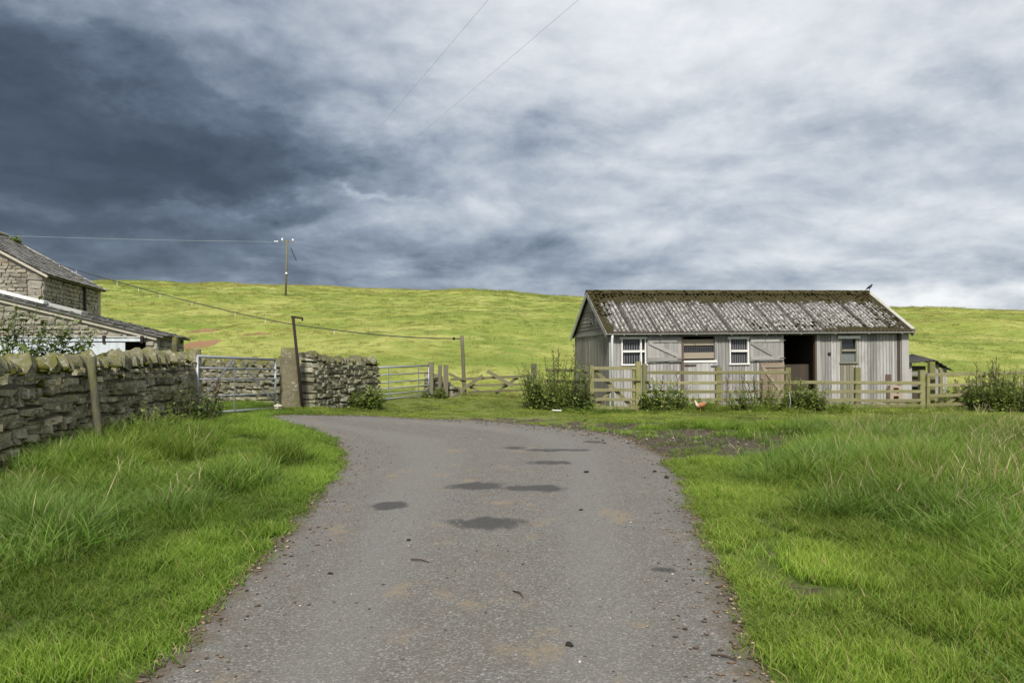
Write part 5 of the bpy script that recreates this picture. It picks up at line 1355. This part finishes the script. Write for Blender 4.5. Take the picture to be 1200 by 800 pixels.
def grasses():
    tri = dict(segs=3)
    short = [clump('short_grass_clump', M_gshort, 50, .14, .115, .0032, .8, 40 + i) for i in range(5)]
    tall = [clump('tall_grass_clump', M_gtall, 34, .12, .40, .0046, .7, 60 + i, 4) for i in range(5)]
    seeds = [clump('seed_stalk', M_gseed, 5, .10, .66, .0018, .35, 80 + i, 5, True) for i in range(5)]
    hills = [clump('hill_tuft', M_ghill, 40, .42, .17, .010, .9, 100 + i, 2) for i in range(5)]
    # candidate points
    N = 125000
    y = rng.uniform(1.2, 31, N) ** 1.0; half = 3.2 + y * .74
    x = rng.uniform(-1, 1, N) * half
    dens = np.minimum(1, (7.5 / y)) * (half / half.max()) ** 0
    keep = rng.random(N) < np.clip(half / 14, 0, 1) * np.minimum(1, 11 / y)
    x, y = x[keep], y[keep]
    sd = road_sd(x, y); ok = (sd > -.035 + .09 * rng.random(len(sd))) & clear_of_things(x, y) & (x > -14) & (x < 20)
    x, y, sd = x[ok], y[ok], sd[ok]
    T = tall_field(x, y, sd)
    mud = blob_mask(x, y, MUD) + vnoise(x, y, 2.5, 31) * .6
    z = gz(x, y) + (vnoise(x, y, 1.1, 9) * .10 + vnoise(x, y, 3.1, 10) * .035) * S((sd - .1) / 1.0) + np.where(x > 0, .06 * S((sd - 1.0) / 2.0) * (y < 19), 0) - .012
    big = vnoise(x, y, .35, 33); med = vnoise(x, y, 1.3, 34)
    n = len(x); worn = S((y - 18) / 2.2) * S((x + 6.5) / 2)
    edge = S((.55 - sd) / .5)
    # short sward everywhere outside mud
    m = (mud < .19) | (rng.random(n) < .04)
    h = (1.12 + .9 * T + 1.0 * med * (1 - .6 * worn) - .75 * worn - .25 * edge) * rng.uniform(.7, 1.25, n)
    h = np.maximum(h, .28)
    yl = np.clip(.55 * worn + .4 * rng.random(n) * worn + .25 * (big + .5) * .6 + .25 * S((1.9 - sd) / 1.2) * (x > 0), 0, 1)
    dark = .92 + .75 * (med) + .4 * big + .22 * S((1.3 - sd) / .9)  # noise also darkens hollows between clumps: their shade is put into the tint
    tint = np.stack([(.92 + .85 * yl) * (dark), (.95 + .42 * yl) * (dark), (.9 + .9 * yl) * (dark)], 1)
    wide = .85 + np.clip(y / 22, 0, 1) * .9
    rot = np.stack([rng.normal(0, .10, n), rng.normal(0, .10, n), rng.uniform(0, 6.28, n)], 1)
    scl = np.stack([wide, wide, h], 1)
    scatter('short_grass', 'short lush green grass covering the verges beside the lane', short, np.stack([x, y, z], 1)[m], rot[m], scl[m], tint[m], 'grass')
    # tall rank grass
    k = (rng.random(n) < T * np.clip(.42 + 2.2 * vnoise(x, y, 1.0, 41) + tussock(x, y), .06, 1) * .75) & (mud < .3)
    ht = (.50 + .55 * T[k] + .55 * vnoise(x[k], y[k], 1.0, 41) + .3 * vnoise(x[k], y[k], .5, 42) + .22 * tussock(x[k], y[k])) * rng.uniform(.6, 1.2, k.sum()) * np.where(x[k] > 0, .92, 1.05)
    ht = np.clip(ht, .3, 1.6); g = rng.uniform(.8, 1.2, k.sum()) * (1 + .35 * vnoise(x[k], y[k], .6, 43))
    cool = S(vnoise(x[k], y[k], .45, 44) + .5)
    dryf = np.where(x[k] > 0, S((y[k] - 9) / 8) * .22, .04)
    tint = np.stack([g * (.88 + .12 * (1 - cool) + dryf), g * (1.0 + dryf * .45), g * (.70 + .30 * cool + dryf * .8)], 1)
    rot = np.stack([rng.normal(.0, .14, k.sum()), rng.normal(.10, .16, k.sum()), rng.uniform(0, 6.28, k.sum())], 1)
    w = rng.uniform(.9, 1.4, k.sum())
    scatter('tall_grass', 'long rank tussocky grass growing away from the lane', tall, np.stack([x, y, z], 1)[k], rot, np.stack([w, w, ht], 1), tint, 'grass')
    # seed stalks
    k = (rng.random(n) < T * np.where(x > 0, .065, .028) * np.clip(1 + 1.6 * vnoise(x, y, .6, 51), 0, 3)) & (mud < .3)
    ht = rng.uniform(.55, 1.1, k.sum()) * np.where(x[k] > 0, 1, .9)
    g = rng.uniform(.7, 1.15, k.sum())
    scatter('seed_grass', 'pale straw seed stalks standing in the long grass', seeds, np.stack([x, y, z], 1)[k], np.stack([rng.normal(0, .22, k.sum()), rng.normal(.08, .22, k.sum()), rng.uniform(0, 6.28, k.sum())], 1), np.stack([np.ones(k.sum()), np.ones(k.sum()), ht], 1), np.stack([g, g, g], 1), 'grass')
    docks = [clump('broad_leaf_weed', M_gshort, 11, .05, .17, .021, 1.3, 130 + i, 3) for i in range(4)]
    k = (rng.random(n) < .011 * (1 + 2 * vnoise(x, y, .8, 71))) & (mud < .3) & (y < 21); kn = k.sum()
    g = rng.uniform(.55, 1.05, kn); w = rng.uniform(.35, .75, kn)
    scatter('broad_leaf_weeds', 'low broad-leaved docks and plantains dotted through the verge grass', docks, np.stack([x, y, z], 1)[k], np.stack([rng.normal(0, .1, kn), rng.normal(0, .1, kn), rng.uniform(0, 6.28, kn)], 1), np.stack([w, w, w], 1), np.stack([g * .9, g * .95, g * 1.3], 1), 'weeds')
    # hill pasture tufts
    N = 60000
    y = 26 + 150 * rng.random(N) ** 1.35; x = rng.uniform(-1, 1, N) * (y * .74 + 3)
    ok = clear_of_things(x, y) & ~((x < -11.2) & (y < 38) & (x > -26)); x, y = x[ok], y[ok]; n = len(x)
    pat = vnoise(x, y, .11, 61) + .6 * vnoise(x, y * 2.2, .3, 62); sz = (.55 + .010 * np.clip(y - 26, 0, 140)) * rng.uniform(.6, 1.25, n)
    so = blob_mask(x, y, SOIL); k = (so < .28); crest = (rng.random(n) < .012) & (y > 105)
    tuft = rng.random(n) < .075 * (1 + 2 * (pat > .1)); tuft |= crest; hh = sz * np.where(crest, 1.7, 1) * np.where(tuft, rng.uniform(.8, 1.7, n), rng.uniform(.4, .75, n))
    zz = gz(x, y); trk = S((.16 - np.abs(((zz * 1.1 + .9 * vnoise(x, y, .05, 65) + .012 * x) % 1.0) - .5)) / .12) * S(vnoise(x, y, .045, 66) * 3 + .35)
    g = (1.04 + .28 * pat) * rng.uniform(.88, 1.14, n) * np.where(tuft, .66, 1) * (1 - .16 * trk); yl = np.clip(1.3 * vnoise(x, y, .06, 63) + .5 + .7 * vnoise(x, y * 1.6, .3, 64), 0, 1)
    tint = np.stack([g * (.76 + .52 * yl), g * (.90 + .18 * yl), g * (.8 + .6 * yl)], 1)
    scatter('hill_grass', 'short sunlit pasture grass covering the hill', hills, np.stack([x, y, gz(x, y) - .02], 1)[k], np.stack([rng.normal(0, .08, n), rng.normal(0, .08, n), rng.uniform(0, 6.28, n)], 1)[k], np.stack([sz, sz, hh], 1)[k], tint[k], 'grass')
grasses()

# ------------------------------------------------------------------ litter and grit on the lane
def bits(name, label, P, size, flat, m, cat, seed, lcf):
    r = np.random.default_rng(seed); n = len(P)
    base = np.array([[1, 0, 0], [-1, 0, 0], [0, 1, 0], [0, -1, 0], [0, 0, 1], [0, 0, -1]], float)
    Fb = np.array([[0, 2, 4], [2, 1, 4], [1, 3, 4], [3, 0, 4], [2, 0, 5], [1, 2, 5], [3, 1, 5], [0, 3, 5]])
    s = size * np.minimum(r.lognormal(0, .6, n), 2.3); a = r.uniform(0, 6.28, n); el = r.uniform(.5, 1, n)
    B = base[None] * np.stack([s, s * el, s * flat], 1)[:, None, :] * r.uniform(.65, 1.2, (n, 6, 1))
    X = B[..., 0] * np.cos(a)[:, None] - B[..., 1] * np.sin(a)[:, None]; Y = B[..., 0] * np.sin(a)[:, None] + B[..., 1] * np.cos(a)[:, None]
    V = np.stack([X, Y, B[..., 2]], -1) + P[:, None, :]
    Fq = (Fb[None] + np.arange(n)[:, None, None] * 6).reshape(-1, 3)
    me = np_mesh(name, V.reshape(-1, 3), Fq, m, False, [('lc', 'FLOAT', np.repeat(lcf(r, n), 6))])
    tag(link(name, me), label, cat, kind='stuff')
def litter():
    # leaves and soil crumbs along both road edges
    seg = ROAD; n = 12000; i = rng.integers(0, len(seg) - 1, n); f = rng.random(n)
    L = np.linalg.norm(seg[i + 1] - seg[i], axis=1); keep = rng.random(n) < np.minimum(L, .3) / .3
    p = (seg[i] * (1 - f[:, None]) + seg[i + 1] * f[:, None]); dvec = seg[i + 1] - seg[i]; nn = np.stack([dvec[:, 1], -dvec[:, 0]], 1) / (L[:, None] + 1e-9)
    p = p + nn * (np.abs(rng.normal(0, .06, n)) + (rng.random(n) < .25) * np.abs(rng.normal(0, .25, n)) - .02)[:, None]; p = p[keep & (p[:, 1] > .5)]
    sd = road_sd(p[:, 0], p[:, 1]); p = p[sd < .08]; sd = sd[sd < .08]
    z = gz(p[:, 0], p[:, 1]) + .018 + .03 * S(-sd / 1.6)
    bits('leaf_litter', 'brown dead leaves and crumbs along the edges of the lane', np.column_stack([p, z]), .011, .3, M_litter, 'litter', 5, lambda r, n: r.random(n))
    n = 14000; y = rng.uniform(1, 22.5, n); x = rng.uniform(-6, 4.5, n)
    sd = road_sd(x, y); k = (sd < -.03) & (rng.random(n) < .5 * np.minimum(1, 9 / y)); x, y, sd = x[k], y[k], sd[k]
    z = gz(x, y) + .014 + .03 * S(-sd / 1.6)
    bits('grit', 'scattered grit and small stones on the lane', np.column_stack([x, y, z]), .0062, .5, M_gravel, 'grit', 6, lambda r, n: r.random(n) ** 1.1)
    # gravelly far edge and muddy gateway stones
    n = 1500; c = rng.integers(0, 6, n); cs = [hit(*q) for q in ((600, 494), (660, 499), (720, 506), (770, 511), (810, 520), (860, 514))]
    x = np.array([cs[q].x for q in c]) + rng.normal(0, 1.0, n); y = np.array([cs[q].y for q in c]) + rng.normal(0, .55, n)
    z = gz(x, y) + np.where(road_sd(x, y) < 0, .035, .0)
    bits('gravel', 'loose pale stones where the lane edge breaks up into mud', np.column_stack([x, y, z]), .017, .5, M_gravel, 'gravel', 7, lambda r, n: .25 + .65 * r.random(n) ** 1.4)
    cl = V_CL
    for k, (px, py, s, lab) in enumerate(((667, 763, .026, 'dark clod with a smaller crumb near the lane foreground'), (681, 602, .022, 'dark clod lying right of the largest damp patch'), (387, 676, .02, 'dark flat clod near the left edge of the lane'),
                                      (767, 554, .035, 'dark clod beside another near the muddy gateway'), (781, 561, .04, 'flat dark clod close to the muddy lane edge'), (687, 557, .035, 'broken clod at the rear of the lane'), (479, 638, .022, 'thin flat clod left of the largest damp patch'))):
        g = hit(px, py); r = random.Random(k)
        o = link('mud_clod', cl[k % len(cl)]); o.location = (g.x, g.y, road_z(g.x, g.y) + s * .25); o.scale = (s * 2.2, s * 1.6, s * .9); o.rotation_euler = (0, 0, r.uniform(0, 6)); tag(o, lab, 'clod')
    for k, (px, py, l, a, lab) in enumerate(((492, 664, .085, -.5, 'short brown twig lying in the middle of the lane'), (607, 704, .07, -1.1, 'thin bent twig between the wheel tracks'), (848, 775, .07, -.6, 'longer twig near the right edge of the lane'))):
        g = hit(px, py); dx, dy = math.cos(a) * l, math.sin(a) * l; zz = road_z(g.x, g.y) + .008
        tag(MB().tube([(g.x - dx, g.y - dy, zz), (g.x + .01, g.y + .012, zz + .006), (g.x + dx, g.y + dy, zz)], [.005, .006, .003], 6).build('twig', M_deadstem, None, True), lab, 'twig')
V_CL = blob_variants('mud_clod', M_clod, 4, 50)
litter()
